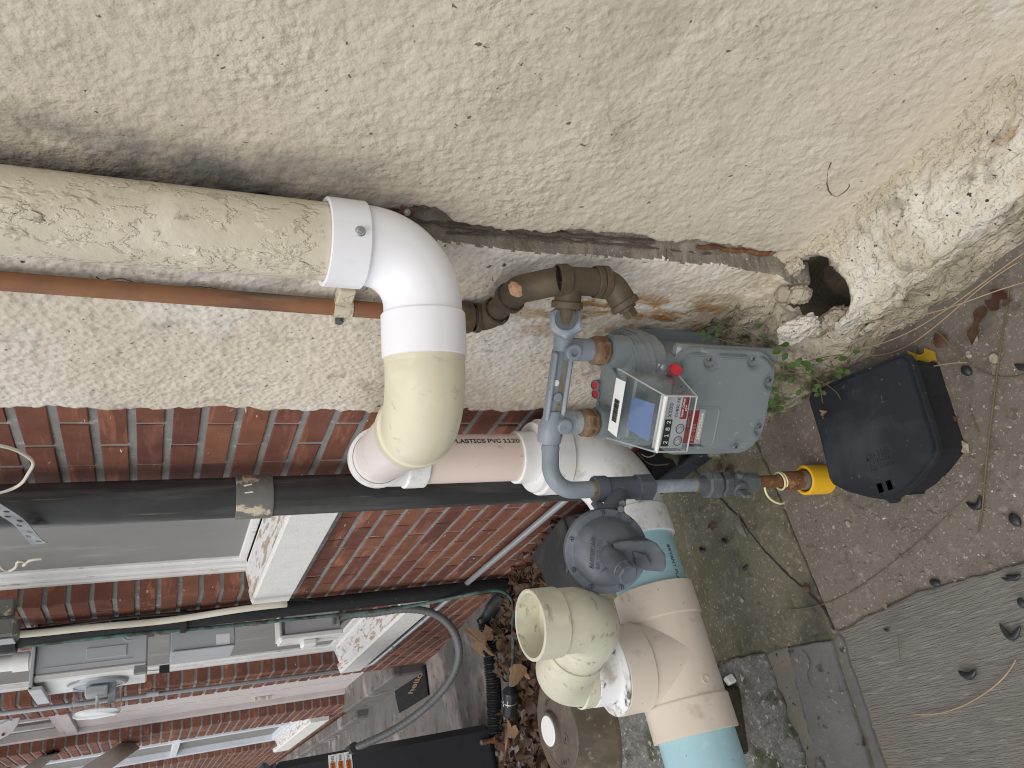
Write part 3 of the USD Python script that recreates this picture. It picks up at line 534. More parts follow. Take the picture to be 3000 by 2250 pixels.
# window 1: screened sash in a flaking frame
def pane_frame(w, y0, y1, z0, z1, x, t=.035, d=.03, mt=M['frame']):
    part(w, 'stile', box((x, y0, z0), (x + d, y0 + t, z1), .003), mt); part(w, 'stile', box((x, y1 - t, z0), (x + d, y1, z1), .003), mt)
    part(w, 'rail', box((x + .001, y0 + t, z0), (x + d, y1 - t, z0 + t), .003), mt); part(w, 'rail', box((x + .001, y0 + t, z1 - t), (x + d, y1 - t, z1), .003), mt)
W1 = part(B, 'window', [box((.872, 2.90, .98), (.93, 2.953, 2.35), .004), box((.862, 2.925, .98), (.872, 2.953, 2.35), .002), box((.884, 1.98, .98), (.93, 2.03, 2.35), .004), box((.874, 2.03, 2.28), (.93, 2.90, 2.35), .004)], M['frame'])
part(W1, 'frame_sill', [box((.872, 1.98, .985), (.93, 2.90, 1.06), .004), box((.862, 1.98, 1.03), (.872, 2.90, 1.05), .003)], M['frame_tan'])
pane_frame(W1, 2.03, 2.895, 1.06, 1.93, .886, .03, .02, M['frame'])
pane_frame(W1, 2.03, 2.895, 1.91, 2.28, .900, .03, .02, M['frame'])
part(W1, 'screen', box((.897, 2.04, 1.08), (.9, 2.88, 1.92)), M['screen']); part(W1, 'pane', box((.915, 2.05, 1.93), (.918, 2.88, 2.27)), M['glass_dark'])
def sill(y0, y1, zt, zb, xo, zin, name='sill'):
    ob = Polygon([(xo, zb), (xo, zt), (xo + .012, zt + .006), (.868, zin), (.90, zin), (.90, zb)])
    m = slab(ob, y1 - y0, .0); m = place(m, V(0, y0, 0), V(1, 0, 0), V(0, 0, 1), V(0, 1, 0)); m.faces = m.faces[:, ::-1]; m.fix_normals(); return m
s1 = part(B, 'window_sill', sill(1.93, 2.985, 1.035, .905, .745, 1.03 + .03), M['sill'], smooth=25)
def sill_top(y0, y1, zt, xo, zin):
    a, b = V(xo + .014, 0, zt + .0075), V(.866, 0, zin + .0012); n_ = 12; tt_ = np.linspace(0, 1, n_)
    v = np.array([a * (1 - t) + b * t + V(0, y, 0) for y in np.linspace(y0 + .004, y1 - .004, n_) for t in (0, 1)]); i = np.arange(n_ - 1)
    return v, np.stack([2 * i, 2 * i + 1, 2 * i + 3, 2 * i + 2], 1)
part(s1, 'peeling_top', sill_top(1.93, 2.985, 1.035, .745, 1.06), M['sill_flaky'])
# window 2: behind the meter
W2 = part(B, 'window', [box((.868, 4.735, .3), (.93, 4.793, 2.4), .004), box((.868, 3.555, .3), (.93, 3.62, 2.4), .004), box((.87, 3.62, .3), (.93, 4.735, .37), .004)], M['frame'])
pane_frame(W2, 3.62, 4.735, .37, 1.6, .884, .035, .02); part(W2, 'screen', box((.896, 3.63, .38), (.899, 4.72, 2.3)), M['screen'])
s2 = part(B, 'window_sill', sill(3.41, 4.86, .325, .205, .745, .365), M['sill'], smooth=25)
part(s2, 'peeling_top', sill_top(3.41, 4.86, .325, .745, .365), M['sill_flaky'])
# door with a barred transom light over it
DR = part(B, 'door', box((.905, 5.36, -.62), (.945, 6.70, 1.83), .004), M['frame_mauve'])
for y in (5.80, 6.25): part(DR, 'groove', box((.9035, y, -.60), (.906, y + .008, 1.8)), M['frame_tan'])
part(DR, 'knob_plate', box((.88, 6.46, .52), (.904, 6.50, .64), .003), M['frame_tan'])
part(B, 'door_frame', [box((.868, 6.70, -.7), (.95, 6.772, 2.5), .004), box((.875, 5.278, -.7), (.95, 5.36, 2.5), .004), box((.872, 5.36, 1.83), (.95, 6.70, 1.90), .004)], M['frame_mauve'])
TL = part(B, 'transom_window', [box((.89, 5.36, 1.90), (.93, 6.70, 1.95), .003), box((.89, 5.36, 2.42), (.93, 6.70, 2.48), .003)], M['frame_mauve'])
for y in (5.62, 5.98, 6.34): part(TL, 'bar', box((.888, y, 1.95), (.92, y + .035, 2.42), .003), M['frame_mauve'])
part(TL, 'pane', box((.925, 5.36, 1.95), (.93, 6.70, 2.42)), M['glass_dark'])
part(B, 'threshold', [box((.735, 5.24, -.80), (.93, 6.86, -.10), .012)], M['stoop'])
W3 = part(B, 'window', [box((.85, 9.40, .05), (.93, 9.505, 2.4), .004), box((.85, 7.468, .05), (.93, 7.60, 2.4), .004), box((.846, 8.1, .05), (.92, 8.17, 2.4), .003), box((.85, 7.6, .05), (.93, 9.4, .14), .004), box((.851, 7.6, 1.1), (.90, 9.4, 1.16), .003)], M['frame_blue'])
part(W3, 'screen', box((.91, 7.5, .1), (.915, 9.45, 2.3)), M['screen'])
s3 = part(B, 'window_sill', sill(7.44, 9.9, .06, -.10, .76, .10), M['sill'], smooth=25)
part(s3, 'peeling_top', sill_top(7.44, 9.9, .06, .76, .10), M['sill_flaky'])
part(B, 'base_curb', [box((.68, 6.92, -1.3), (.79, 12.9, -.22), .015)], M['stoop'])

# ================================================================== the drain pipe
def hub(p, d, L, rp, rh, n=40):   # a socket: open rim at p, reaching L along d, then stepping down to the body
    return spin(p, d, [(.03, rp), (.0, rp), (-.0005, rp + .001), (-.0005, rh - .001), (.0005, rh), (L - .003, rh), (L, rh - .0035), (L + .002, rh - .006)], n)
D = thing('drain_pipe', 'plastic drain of white, cream, pinkish and blue pipes down the wall and over the ground', 'drain pipe', (.738, .873, 1.1))
r4, h4, r6, h6 = .0572, .0645, .0842, .0925
a0, a1 = V(.768, .925, 2.75), V(.7375, .8735, 1.15)
part(D, 'painted_pipe', sweep([a0, a0 * .5 + a1 * .5, a1], .0572, 48, cap=False), M['painted_pipe'], smooth=True)
ax = nrm(a1 - a0)
d1 = nrm(V(-.92, .38, -.02)); c1 = a1 + V(0, 0, -.137); e1 = c1 + d1 * .112
hb = part(D, 'elbow', [hub(a1 + V(0, 0, .012), V(0, 0, -1), .058, r4 + .0012, .0655, 48), sweep(bend(a1 + V(0, 0, -.04), c1, e1 + d1 * .004, .088, 22), .0603, 44, cap=False), spin(e1 - d1 * .014, d1, [(-.002, .058), (0, .0625), (.003, .0648), (.067, .0648), (.0685, .063), (.069, .056)], 48)], M['pvc'], smooth=40, label='glossy white plastic elbow screwed to the painted pipe')
sc0 = on_x(992, 634, .693); sc0 = a1 + nrm(V(*(sc0 - a1)[:2], 0)) * .0655 + V(0, 0, -.026)
sd = nrm(V(*(sc0 - a1)[:2], 0))
part(hb, 'screw', [spin(sc0 - sd * .002, sd, [(0, 0), (.0005, .0078), (.002, .0078), (.003, .006)], 20), hexnut(sc0, sc0 + sd * .008, .0048)], M['screw'])
lg = nrm(V(-.42, -.9, 0)); lo = c1 + V(.02, -.02, .02)
def mould(txt, h, o, ex, ey, dp=.0008): ex, ey = nrm(ex), nrm(ey); return place(text_mesh(txt, h, dp), o, ex, ey, np.cross(ex, ey))
f1 = e1 + d1 * .055; c2 = e1 + d1 * .150
cx = V(.679, 1.535, .930)                                            # where the riser turns
d2 = nrm(cx - c2); f2 = c2 + d2 * .120
cl = part(D, 'elbow', [sweep(bend(f1, c2, f2, .085, 26), .0612, 44, cap=False), spin(f1 - d1 * .002, d1, [(0, .056), (0, .0622), (.006, .0622), (.010, .0612)], 44), spin(f2 - d2 * .045, d2, [(0, .0612), (.004, .0648), (.042, .0648), (.045, .063), (.045, .057)], 44)], M['pvc_cream'], smooth=40, label='aged cream street elbow with a scuffed face')
part(cl, 'sprue', spin(f2 - d2 * .05 + nrm(V(-.5, -.6, -.6)) * .058, nrm(V(-.5, -.6, -.6)), [(0, .005), (.007, .0045), (.0075, 0)], 16), M['pvc_cream'])
g2 = cx - d2 * .075
part(D, 'short_pipe', sweep([f2 - d2 * .03, g2 + d2 * .02], .0572, 44, cap=False), M['pvc_pale'], smooth=True)
dn = V(0, 0, -1.)
part(D, 'elbow', [hub(g2 - d2 * .002, d2, .040, r4 + .001, h4 + .001, 44), sweep(bend(g2 + d2 * .03, cx, cx + dn * .07, .062, 18), .0605, 44, cap=False), spin(cx + dn * .062, dn, [(0, .0605), (.004, .0655), (.048, .0655), (.05, .064), (.05, .057)], 44)], M['pvc_dirty'], smooth=40)
rt_ = cx + dn * .10; zred = .578
pk = part(D, 'riser_pipe', sweep([rt_, V(cx[0], cx[1], zred)], r4, 44, cap=False), M['pvc_pink'], smooth=True)
vo = nrm(V(*(EYE - cx)[:2], 0)); vo = nrm(vo + .50 * np.cross(V(0, 0, 1), vo) * -1)
def on_pipe(px, py, c, r):                                           # first point where a sight line meets an upright pipe
    w = ray(px, py); o = (EYE - c)[:2]; A_ = w[:2] @ w[:2]; B_ = o @ w[:2]; C_ = o @ o - r * r
    k = (-B_ - math.sqrt(max(0, B_ * B_ - A_ * C_))) / A_; return EYE + w * k
t0 = on_pipe(1275, 1299, cx, r4); o0 = nrm(V(*(t0 - cx)[:2], 0))
part(pk, 'printing', wrap_text('ANT PLASTICS PVC 1120 4 IN', .0125, V(cx[0], cx[1], t0[2]), dn, o0, r4 + .0001, .0005, bold=True), M['black'], smooth=False)
# bushing from the small to the large pipe, then the large bend
zc6 = .31; c6 = V(cx[0], cx[1] - .01, zc6)
part(D, 'reducer', [spin(V(cx[0], cx[1], zred + .006), dn, [(0, .0575), (0, .062), (.002, .064), (.044, .064), (.046, .062), (.046, .0855), (.049, .0872), (.062, .0872), (.064, .085)], 48)], M['pvc_dirty'], smooth=40)
zt6 = zred - .056; d6 = nrm(V(-1., -.035, -.005)); e6 = c6 + d6 * .172
part(D, 'elbow', [spin(V(cx[0], cx[1], zt6), dn, [(0, .083), (0, .0935), (.002, .0945), (.058, .0945), (.062, .0905), (.064, .0885)], 48), sweep(bend(V(cx[0], cx[1], zt6 - .06), c6, e6 + d6 * .01, .150, 26), .0885, 48, cap=False), spin(e6, d6, [(-.004, .0885), (.0, .0925), (.066, .0935), (.068, .092), (.068, .084)], 48)], M['pvc_dirty'], smooth=40, label='big white plastic bend behind the gas regulator')
b0 = e6 + d6 * .05; b1 = e6 + d6 * .188
bl = part(D, 'blue_pipe', sweep([b0, b1 + d6 * .06], r6, 48, cap=False), M['pvc_blue'], smooth=True)
def on_lying(px, py, p, d, r):
    w = ray(px, py); o = EYE - p; wp = w - d * (w @ d); op = o - d * (o @ d); A_, B_, C_ = wp @ wp, op @ wp, op @ op - r * r
    return EYE + w * ((-B_ - math.sqrt(max(0, B_ * B_ - A_ * C_))) / A_)
q0 = on_lying(1952, 1594, b0, d6, r6); ql = b0 + d6 * ((q0 - b0) @ d6); qo = nrm(q0 - ql)
part(bl, 'printing', wrap_text('BRYANT PLASTICS', .010, ql, d6, qo, r6 + .0001, .0005), M['black'], smooth=False)
tee0 = b1; tee1 = b1 + d6 * .318; tc = b1 + d6 * .158
bd = nrm(V(-.06, .10, 1.0)); bd = nrm(bd - d6 * (bd @ d6))
TE = part(D, 'tee', [spin(tee0, d6, [(.03, r6), (0, r6), (0, .0925), (.001, .0938), (.070, .0938), (.074, .0905), (.076, .0895), (.244, .0895), (.246, .0905), (.250, .0938), (.317, .0938), (.318, .0925), (.318, r6), (.29, r6)], 56),
             sweep([tc, tc + bd * .100], .0895, 56, cap=False), spin(tc + bd * .092, bd, [(0, .0895), (.004, .0935), (.064, .0935), (.066, .092), (.066, .080)], 56)], M['pvc_tan'], smooth=40, label='tan plastic tee lying on the ground')
for px, py in [(1983, 1905), (2067, 1990), (2000, 1765)]:
    q0 = on_lying(px, py, b0, d6, .0895); qo = q0 - (b0 + d6 * ((q0 - b0) @ d6))
    part(TE, 'moulding_mark', spin(q0 - nrm(qo) * .001, qo, [(.0, .0085), (.0025, .0085), (.0025, .0068), (.0012, .0068), (.0012, 0)], 20), M['pvc_tan'])
part(D, 'blue_pipe', sweep([tee1 - d6 * .05, tee1 + d6 * 1.6], r6, 48, cap=False), M['pvc_blue'], smooth=True)
tb = tc + bd * .158
part(D, 'reducer', [spin(tb - bd * .01, bd, [(0, .079), (.010, .0915), (.014, .0925), (.017, .091), (.019, .068), (.021, .068), (.066, .0655), (.068, .0635), (.068, .056)], 56)], M['pvc_soiled'], smooth=40)
tt = tb + bd * .054
p1c = tt + bd * .082
mth = at_d(1553, 1831, 1.40)                                         # the open mouth
hd = nrm(V(*(mth - p1c)[:2], 0)); hl = np.linalg.norm((mth - p1c)[:2])
k2c = p1c + hd * hl + V(0, 0, -.01)
part(D, 'elbow', [sweep(bend(tt, p1c, p1c + hd * (hl * .55), .072, 20), .0605, 44, cap=False), spin(tt - bd * .004, bd, [(0, .057), (0, .0645), (.034, .0645), (.037, .0605)], 44), spin(p1c + hd * (hl * .5 - .03), hd, [(0, .0605), (.003, .0645), (.04, .0645), (.042, .063), (.042, .056)], 44)], M['pvc_olive'], smooth=40, label='lower greenish cream elbow of the open standpipe')
mu = nrm(V(-.05, -.10, 1)); mz_ = np.linalg.norm(mth - k2c)
mu = nrm(mth - k2c)
part(D, 'elbow', [sweep(bend(p1c + hd * (hl * .5), k2c, mth - mu * .045, .066, 20), .0605, 44, cap=False), spin(mth, -mu, [(.06, .0), (.058, .050), (.05, .0545), (.046, .0575), (0, .0575), (-.001, .0583), (-.001, .0632), (0, .0645), (.052, .0645), (.055, .0605)], 48)], M['pvc_olive'], smooth=40, label='upper greenish cream elbow with its mouth open to the sky')
# block under it
bk = on_ground(2160, 2085)
WB = single('wood_block', place(box((-.05, -.07, 0), (.05, .09, .13), .006), V(bk[0] + .0, bk[1] + .03, -.003), nrm(V(.25, 1, 0)), nrm(V(-1, .25, 0)), V(0, 0, 1)), M['wood_wet'], 'wet dark wooden block propping the big drain pipe', 'wood block')
cp = on_ground(2158, 1984)
single('white_scrap', place(box((-.011, -.008, 0), (.011, .008, .026), .003), V(cp[0], cp[1] + .012, .001), nrm(V(1, .3, .2)), nrm(V(-.3, 1, 0)), nrm(V(-.2, 0, 1))), M['white'], 'small white plastic scrap standing beside the wooden block', 'plastic scrap')

# ================================================================== gas line: rusty down pipe and brown fittings
def rustedge(p, d, r): return spin(p, d, [(-.004, r * .98), (-.004, r + .0012), (.004, r + .0012), (.004, r * .98)], 24)
GP = thing('gas_pipe', 'rusty brown gas pipe clamped to the stucco with dark brown fittings at its foot', 'gas pipe', (.775, 1.09, .5))
g0, g1 = on_x(0, 823, .773), on_x(1350, 929, .765)
top = g0 + (g0 - g1) * .5
part(GP, 'pipe', sweep([top, g0, g1], .0146, 24), M['rust_pipe'], smooth=True)
def band(p, d, r, w): return spin(p - nrm(d) * w / 2, d, [(0, r * .9), (.0015, r), (w - .0015, r), (w, r * .9)], 28)
k = [on_x(px, py, x) for px, py, x in [(1362, 930, .765), (1432, 932, .762), (1520, 848, .748), (1640, 822, .735), (1665, 822, .735), (1790, 828, .735), (1815, 868, .725)]]
part(GP, 'coupling', [hexnut(g1 - (k[1] - g1) * .1, k[0] + V(0, 0, -.014), .0300, 8, .1), rod(k[0], k[1], .0175)], M['brown_iron'], smooth=30)
dA = nrm(k[2] - k[1]); 
part(GP, 'elbow', [sweep(bend(k[0] + V(0, 0, -.022), k[1], k[1] + dA * .032, .028, 12), .0235, 24), band(k[0] + V(0, 0, -.024), V(0, 0, 1), .0275, .012), band(k[1] + dA * .028, dA, .0275, .012)], M['brown_iron'])
part(GP, 'nipple', rod(k[1] + dA * .02, k[2] - dA * .02, .0210, 24), M['brown_iron'])
E2 = part(GP, 'elbow', [sweep(bend(k[2] - dA * .034, k[2], k[3], .034, 14), .0250, 26), band(k[2] - dA * .033, dA, .0290, .012), band(k[3], k[4] - k[3], .0290, .012)], M['brown_iron'])
rp_ = k[2] + nrm(EYE - k[2]) * .0225
part(E2, 'rust_patch', rock(rp_ - nrm(EYE - k[2]) * .003 + V(0, 0, .004), .0135, 71, (1, .8, 1.15)), M['rust_patch'], smooth=True)
k3, k5 = k[3], k[5]; dv = nrm(k5 - k3); km = on_x(1668, 826, .735)
bar_dir = V(-.788, .616, 0)
nut0 = V(0, 0, 0)
TE2 = part(GP, 'tee', [rod(k3, k5 - dv * .02, .0250, 28), band(k3 + dv * .008, dv, .0295, .013), band(k3 + dv * .086, dv, .0295, .013), rod(km, km + bar_dir * .040, .0235, 28), band(km + bar_dir * .040, bar_dir, .0280, .013)], M['brown_iron'])
oo = km + nrm(V(*(EYE - km)[:2], 0)) * .0245
part(TE2, 'raised_letters', mould('WARD', .009, oo + dv * .000 + V(0, 0, .010) , V(0, 0, -1), np.cross(nrm(V(*(EYE - km)[:2], 0)), V(0, 0, -1)), .0014), M['brown_iron'], smooth=False)
dl = nrm(k[6] - k5)
dl = nrm(V(-.72, .2, -.45))
part(GP, 'elbow', [sweep(bend(k5 - dv * .03, k5, k5 + dl * .05, .030, 14), .0240, 26), band(k5 - dv * .028, dv, .0290, .012), band(k5 + dl * .046, dl, .0270, .013)], M['brown_iron'])
part(GP, 'plug', [rod(k5 + dl * .05, k5 + dl * .058, .0165), place(box((-.009, -.009, 0), (.009, .009, .016), .0015), k5 + dl * .056, *frame(dl))], M['brown_iron'])
nb = km + bar_dir * .044
part(GP, 'nipple', [rod(nb - bar_dir * .01, nb + bar_dir * .03, .0152, 24), rustedge(nb + bar_dir * .002, bar_dir, .0155)], M['brown_iron'])
cl_ = on_x(1003, 902, .7675)
CLP = part(GP, 'pipe_clamp', [spin(cl_ + V(0, 0, .016), V(0, 0, -1), [(0, .0146), (0, .0170), (.032, .0170), (.032, .0146)], 20), box(cl_ + V(-.002, -.05, -.014), cl_ + V(.02, -.012, .014), .002), box(cl_ + V(-.002, .012, -.014), cl_ + V(.02, .045, .014), .002)], M['painted_pipe'])
part(CLP, 'bolt_head', hexnut(cl_ + V(.0, .030, 0), cl_ + V(-.012, .030, 0), .008), M['valve'])

# ================================================================== meter bar
MC, MA, MN, MZ = V(.648, 1.126, .589), V(-.70, .714, -.02), V(-.714, -.70, 0), V(0, 0, 1)
MA = nrm(MA)
def ml(s, t, z): return MC + MA * s + MN * t + MZ * z
def mplace(m): return place(m, MC, MA, MN, MZ)    # left handed: (s, t, z) as drawn
def mshape(m): q = mplace(m); q.faces = q.faces[:, ::-1]; return q
BAR = thing('meter_bar', 'chipped grey iron meter bar joining the two brown meter nuts', 'meter bar', ml(0, 0, .05))
hb_ = .083
j0 = nb + bar_dir * .022; j1 = ml(-.112, .0, hb_)
part(BAR, 'union_nut', hexnut(j0, j0 + nrm(j1 - j0) * .042, .0325, 6, .12), M['grey_chipped'], smooth=20)
jn = j0 + nrm(j1 - j0) * .035
part(BAR, 'spud', rod(j0 - nrm(j1 - j0) * .012, j0 + nrm(j1 - j0) * .008, .0195), M['valve'])
el = ml(.128, 0, hb_ - .002)
body = [sweep(curve([jn, ml(-.105, 0, hb_), ml(-.07, 0, hb_)], 14), np.interp(np.linspace(0, 1, 14), [0, .4, 1], [.0235, .0245, .017]), 26),
        sweep([ml(.05, 0, hb_), ml(.072, 0, hb_), ml(.09, 0, hb_), ml(.115, 0, hb_)], [.013, .022, .026, .0235], 26),
        sweep([ml(-.075, 0, hb_), ml(-.075, 0, .018)], .0225, 26), sweep([ml(.075, 0, hb_ - .01), ml(.075, 0, .018)], .0225, 26),
        mshape(box((-.075, -.012, hb_ - .018), (.075, .006, hb_ + .018), .005)), mshape(box((-.070, -.006, hb_ + .011), (.070, .014, hb_ + .021), .004)), mshape(box((-.070, -.006, hb_ - .023), (.070, .014, hb_ - .013), .004)),
        spin(ml(-.075, .018, hb_ - .012), MN, [(0, .0), (.0, .0165), (.010, .0160), (.012, .014), (.012, .008), (.006, .0075), (.006, 0)], 24), spin(ml(.075, .018, hb_ - .016), MN, [(0, 0), (0, .016), (.010, .0155), (.012, .0135), (.012, .003), (.0105, .002), (.0105, 0)], 24)]
part(BAR, 'bar', body, M['grey_chipped'], smooth=40)
part(BAR, 'rust_recess', mshape(box((-.060, .0058, hb_ - .0125), (.062, .0066, hb_ - .001))), M['recess'])
part(BAR, 'bolt_head', spin(ml(.02, .006, hb_), MN, [(0, .009), (.005, .009), (.006, .007), (.006, 0)], 18), M['grey_chipped'])
part(BAR, 'paint_scab', spin(ml(-.008, .007, hb_ + .006), MN, [(0, .0065), (.0006, .006), (.0006, 0)], 14), M['white'])
for s in (-.075, .075):
    part(BAR, 'swivel', [rod(ml(s, 0, .03), ml(s, 0, -.025), .0195, 26)], M['grey_paint'])
    SN = part(BAR, 'swivel_nut', [hexnut(ml(s, 0, .018), ml(s, 0, -.016), .0300, 8, .2), spin(ml(s, 0, .022), -MZ, [(0, .019), (0, .023), (.004, .024), (.005, .019)], 24)], M['brass_rust'], smooth=20)
    for i in range(8):
        an = (i + .5) * math.pi / 4; dd = math.cos(an) * MA + math.sin(an) * MN
        if dd @ MN > -.2: part(SN, 'cast_letter', place(box((-.005, -.0035, 0), (.005, .0035, .002)), ml(s, 0, 0) + dd * .0272, nrm(np.cross(MZ, dd)), MZ, dd), M['rust_dark'])

# ================================================================== gas meter
GM = thing('gas_meter', 'grey painted gas meter with a clear index box reading 2182', 'gas meter', ml(0, 0, -.39))
def outline(w, h, rt, rb):
    q = []
    for cx_, cy_, r, a0_ in ((w / 2 - rt, h / 2 - rt, rt, 0), (-w / 2 + rt, h / 2 - rt, rt, 90), (-w / 2 + rb, -h / 2 + rb, rb, 180), (w / 2 - rb, -h / 2 + rb, rb, 270)):
        q += [(cx_ + r * math.cos(math.radians(a0_ + a)), cy_ + r * math.sin(math.radians(a0_ + a))) for a in np.linspace(0, 90, 11)]
    return Polygon(q)
PL = outline(.224, .262, .040, .062); pcz = -.252
def front(poly, t0, h, ch, side=1):
    m = slab(poly, h, ch); v = m.vertices.copy(); m.vertices = np.c_[v[:, 0] + .002, t0 + side * v[:, 2], v[:, 1] + pcz]
    q = mplace(m); q.faces = q.faces[:, ::-1] if side > 0 else q.faces; q.fix_normals(); return q
scr = [(-.090, .052), (-.095, -.058), (-.052, -.113), (.050, -.113), (.095, -.060), (.094, .055), (-.033, .112), (.04, .113)]
def pan(side):
    notch = unary_union([Point(a, b).buffer(.0165, quad_segs=6) for a, b in scr])
    inner = PL.buffer(-.010).difference(notch).buffer(-.006).buffer(.006)
    return [front(PL, side * .078, .010, .004, side), front(inner, side * .0865, .013, .009, side)]
FC = part(GM, 'front_cover', pan(1), M['grey_paint'], smooth=35)
part(GM, 'back_cover', pan(-1), M['grey_paint'], smooth=35)
for a, b in scr:
    o = ml(a + .002, .0878, b + pcz); S_ = part(FC, 'screw', [spin(o, MN, [(0, .0062), (.002, .0062), (.0045, .0048), (.0052, 0)], 16)], M['screw'])
    part(FC, 'screw_slot', [place(box((-.0038, -.0006, 0), (.0038, .0006, .0004)), o + MN * .0052, *q_) for q_ in ((nrm(MA + MZ), nrm(MZ - MA), MN), (nrm(MZ - MA), nrm(MA + MZ), MN))], M['black'], smooth=False)
bodyp = outline(.176, .262, .02, .05)
mb = slab(bodyp, .16, 0); v = mb.vertices.copy(); mb.vertices = np.c_[v[:, 0], v[:, 2] - .08, v[:, 1] + pcz]; mb = mplace(mb); mb.fix_normals()
part(GM, 'case', [mb, mshape(box((-.112, .055, -.39), (-.085, .079, -.13), .006))], M['grey_paint'], smooth=30)
TP = Polygon([(-.112, -.055), (-.105, -.072), (.105, -.072), (.118, -.05), (.118, .02), (.108, .048), (.085, .062), (.02, .066), (-.045, .066), (-.075, .060), (-.100, .035), (-.112, .0)]).buffer(-.012).buffer(.012, quad_segs=8)
def flat(poly, z0, h, ch): m = slab(poly, h, ch); m.apply_translation([0, 0, z0]); q = mplace(m); q.fix_normals(); return q
part(GM, 'top_casting', [flat(TP, -.125, .030, .002), flat(TP.buffer(-.004), -.097, .004, .001), flat(TP.buffer(.003), -.094, .012, .003), flat(TP.buffer(-.001), -.083, .030, .017), flat(Point(-.075, 0).buffer(.033), -.062, .044, .004), flat(Point(.075, 0).buffer(.033), -.062, .044, .004)], M['grey_paint'], smooth=35)
HH = Polygon([(-.045, -.055), (.035, -.062), (.062, -.045), (.045, .030), (.020, .036), (-.02, .018), (-.040, -.02)]).buffer(-.008).buffer(.008)
HC = part(GM, 'hand_hole_cover', flat(HH, -.055, .008, .003), M['grey_paint'])
for a, b in [(-.034, -.046), (-.008, .015), (.044, .022), (.05, -.045)]: part(HC, 'screw', spin(ml(a, b, -.047), MZ, [(0, .0075), (.0025, .007), (.004, .0045), (.004, 0)], 16), M['grey_paint'])
for (s, t, z, d) in [(-.036, .058, -.052, MZ), (.012, -.066, -.052, MZ), (.03, -.064, -.056, MZ)]:
    o = ml(s, t, z - .012); P_ = part(GM, 'seal_boss', spin(o, nrm(d + MN * .4), [(0, .0125), (.028, .0115), (.030, .010), (.030, .0085)], 20), M['grey_paint']); part(P_, 'red_seal', spin(o + nrm(d + MN * .4) * .0275, nrm(d + MN * .4), [(0, .009), (.0015, .008), (.002, 0)], 18), M['red'])
# index: clear box with the dial behind it
MC_ = MC; MC = MC - MA * .022
IX = part(GM, 'index_back', [mshape(box((-.026, .060, -.118), (.096, .10, -.028), .004)), mshape(box((-.032, .066, -.040), (.100, .074, -.020), .003))], M['dull_grey'] if False else M['grey_paint'])
s0, s1_, zt_, zb_ = -.020, .086, -.022, -.098
cv = [(-.032, .072), (.098, .072)]
def quadm(pts): return trimesh.Trimesh(np.array([ml(*p) for p in pts]), [[0, 1, 2], [0, 2, 3]], process=False)
F0 = [(s0, .197, zt_ - .006), (s1_, .197, zt_ - .006), (s1_, .197, zb_), (s0, .197, zb_)]
Bk = [(-.038, .082, .003), (.100, .082, .003), (.103, .082, -.122), (-.042, .082, -.122)]
TD = [(s0 + .004, .165, -.006), (s1_ - .004, .165, -.006)]
hull = m3.Manifold.hull_points(np.array([ml(*p) for p in F0 + Bk + TD + [(-.03, .126, .010), (.094, .126, .010)]]))
CB = part(GM, 'clear_cover', hull, M['clear'], smooth=20)
def framebar(a, b, r=.0016): return rod(ml(*a), ml(*b), r, 6)
part(CB, 'cover_edge', [framebar(a, b) for a, b in ((F0[0], F0[3]), (F0[3], F0[2]), (F0[2], F0[1]), (F0[0], Bk[0]), (F0[3], Bk[3]), (F0[2], Bk[2]), (F0[1], Bk[1]))], M['dial'])
part(CB, 'white_edge', mshape(box((s0 - .001, .192, zt_ - .0115), (s1_ + .002, .1985, zt_ - .0060), .001)), M['box_white'])
DP = part(GM, 'dial_plate', mshape(box((s0 + .002, .180, zb_ + .002), (s1_ - .002, .184, zt_ - .008), .001)), M['dial'])
def face_text(txt, h, s, z, t, m, parent, nm, bold=False, dp=.0004):
    q = text_mesh(txt, h, dp, bold); w = q.bounds[1][0]; v = q.vertices.copy()
    q.vertices = np.array([ml(0, 0, 0)] * len(v)) + (s - v[:, :1]) * MA * 1 + MN * (t + v[:, 2:3]) + MZ * (z + v[:, 1:2]); return part(parent, nm, q, m, smooth=False)
# reading direction runs from +s to -s seen from the front
part(DP, 'counter_window', mshape(box((.028, .1838, -.0625), (.080, .1848, -.0470))), M['black'])
for i, ch_ in enumerate('2182'): face_text(ch_, .0085, .076 - i * .0130, -.0590, .1850, M['white'], DP, 'digit', False)
face_text('X100', .0075, .024, -.0585, .1842, M['black'], DP, 'printing', False)
face_text('CUBIC FEET', .0058, .024, -.0720, .1842, M['black'], DP, 'printing', False)
RP = part(DP, 'red_panel', mshape(slab(sbox(-.016, .1838, .026, .1844), .012).apply_translation([0, 0, -.0915]) if False else box((-.015, .1838, -.0925), (.027, .1846, -.078), .0003)), M['red_plate'])
face_text('TEMP. COMP.', .0042, .024, -.0838, .1847, M['white'], RP, 'printing'); face_text('60 F', .0042, .012, -.0905, .1847, M['white'], RP, 'printing')
for s in (.046, .070):
    dl_ = part(DP, 'test_dial', spin(ml(s, .1840, -.083), MN, [(.0, .0090), (.0006, .0090), (.0006, .0084), (.0003, .0084), (.0003, 0)], 28), M['black'] if False else M['dial'])
    part(dl_, 'dial_ring', spin(ml(s, .1841, -.083), MN, [(0, .0092), (.0008, .0092), (.0008, .0082), (0, .0082)], 28), M['black']); part(dl_, 'pointer', [spin(ml(s, .1842, -.083), MN, [(0, .0045), (.004, .004), (.0045, .003), (.0045, 0)], 16), mshape(box((s - .001, .186, -.083), (s + .001, .187, -.075)))], M['alu'])
part(GM, 'blue_label', trimesh.Trimesh(np.array([ml(*p) for p in [(.005, .120, -.012), (.068, .120, -.012), (.074, .176, -.024), (.002, .176, -.024)]]), [[0, 1, 2], [0, 2, 3]], process=False), M['blue_tape'], smooth=False)
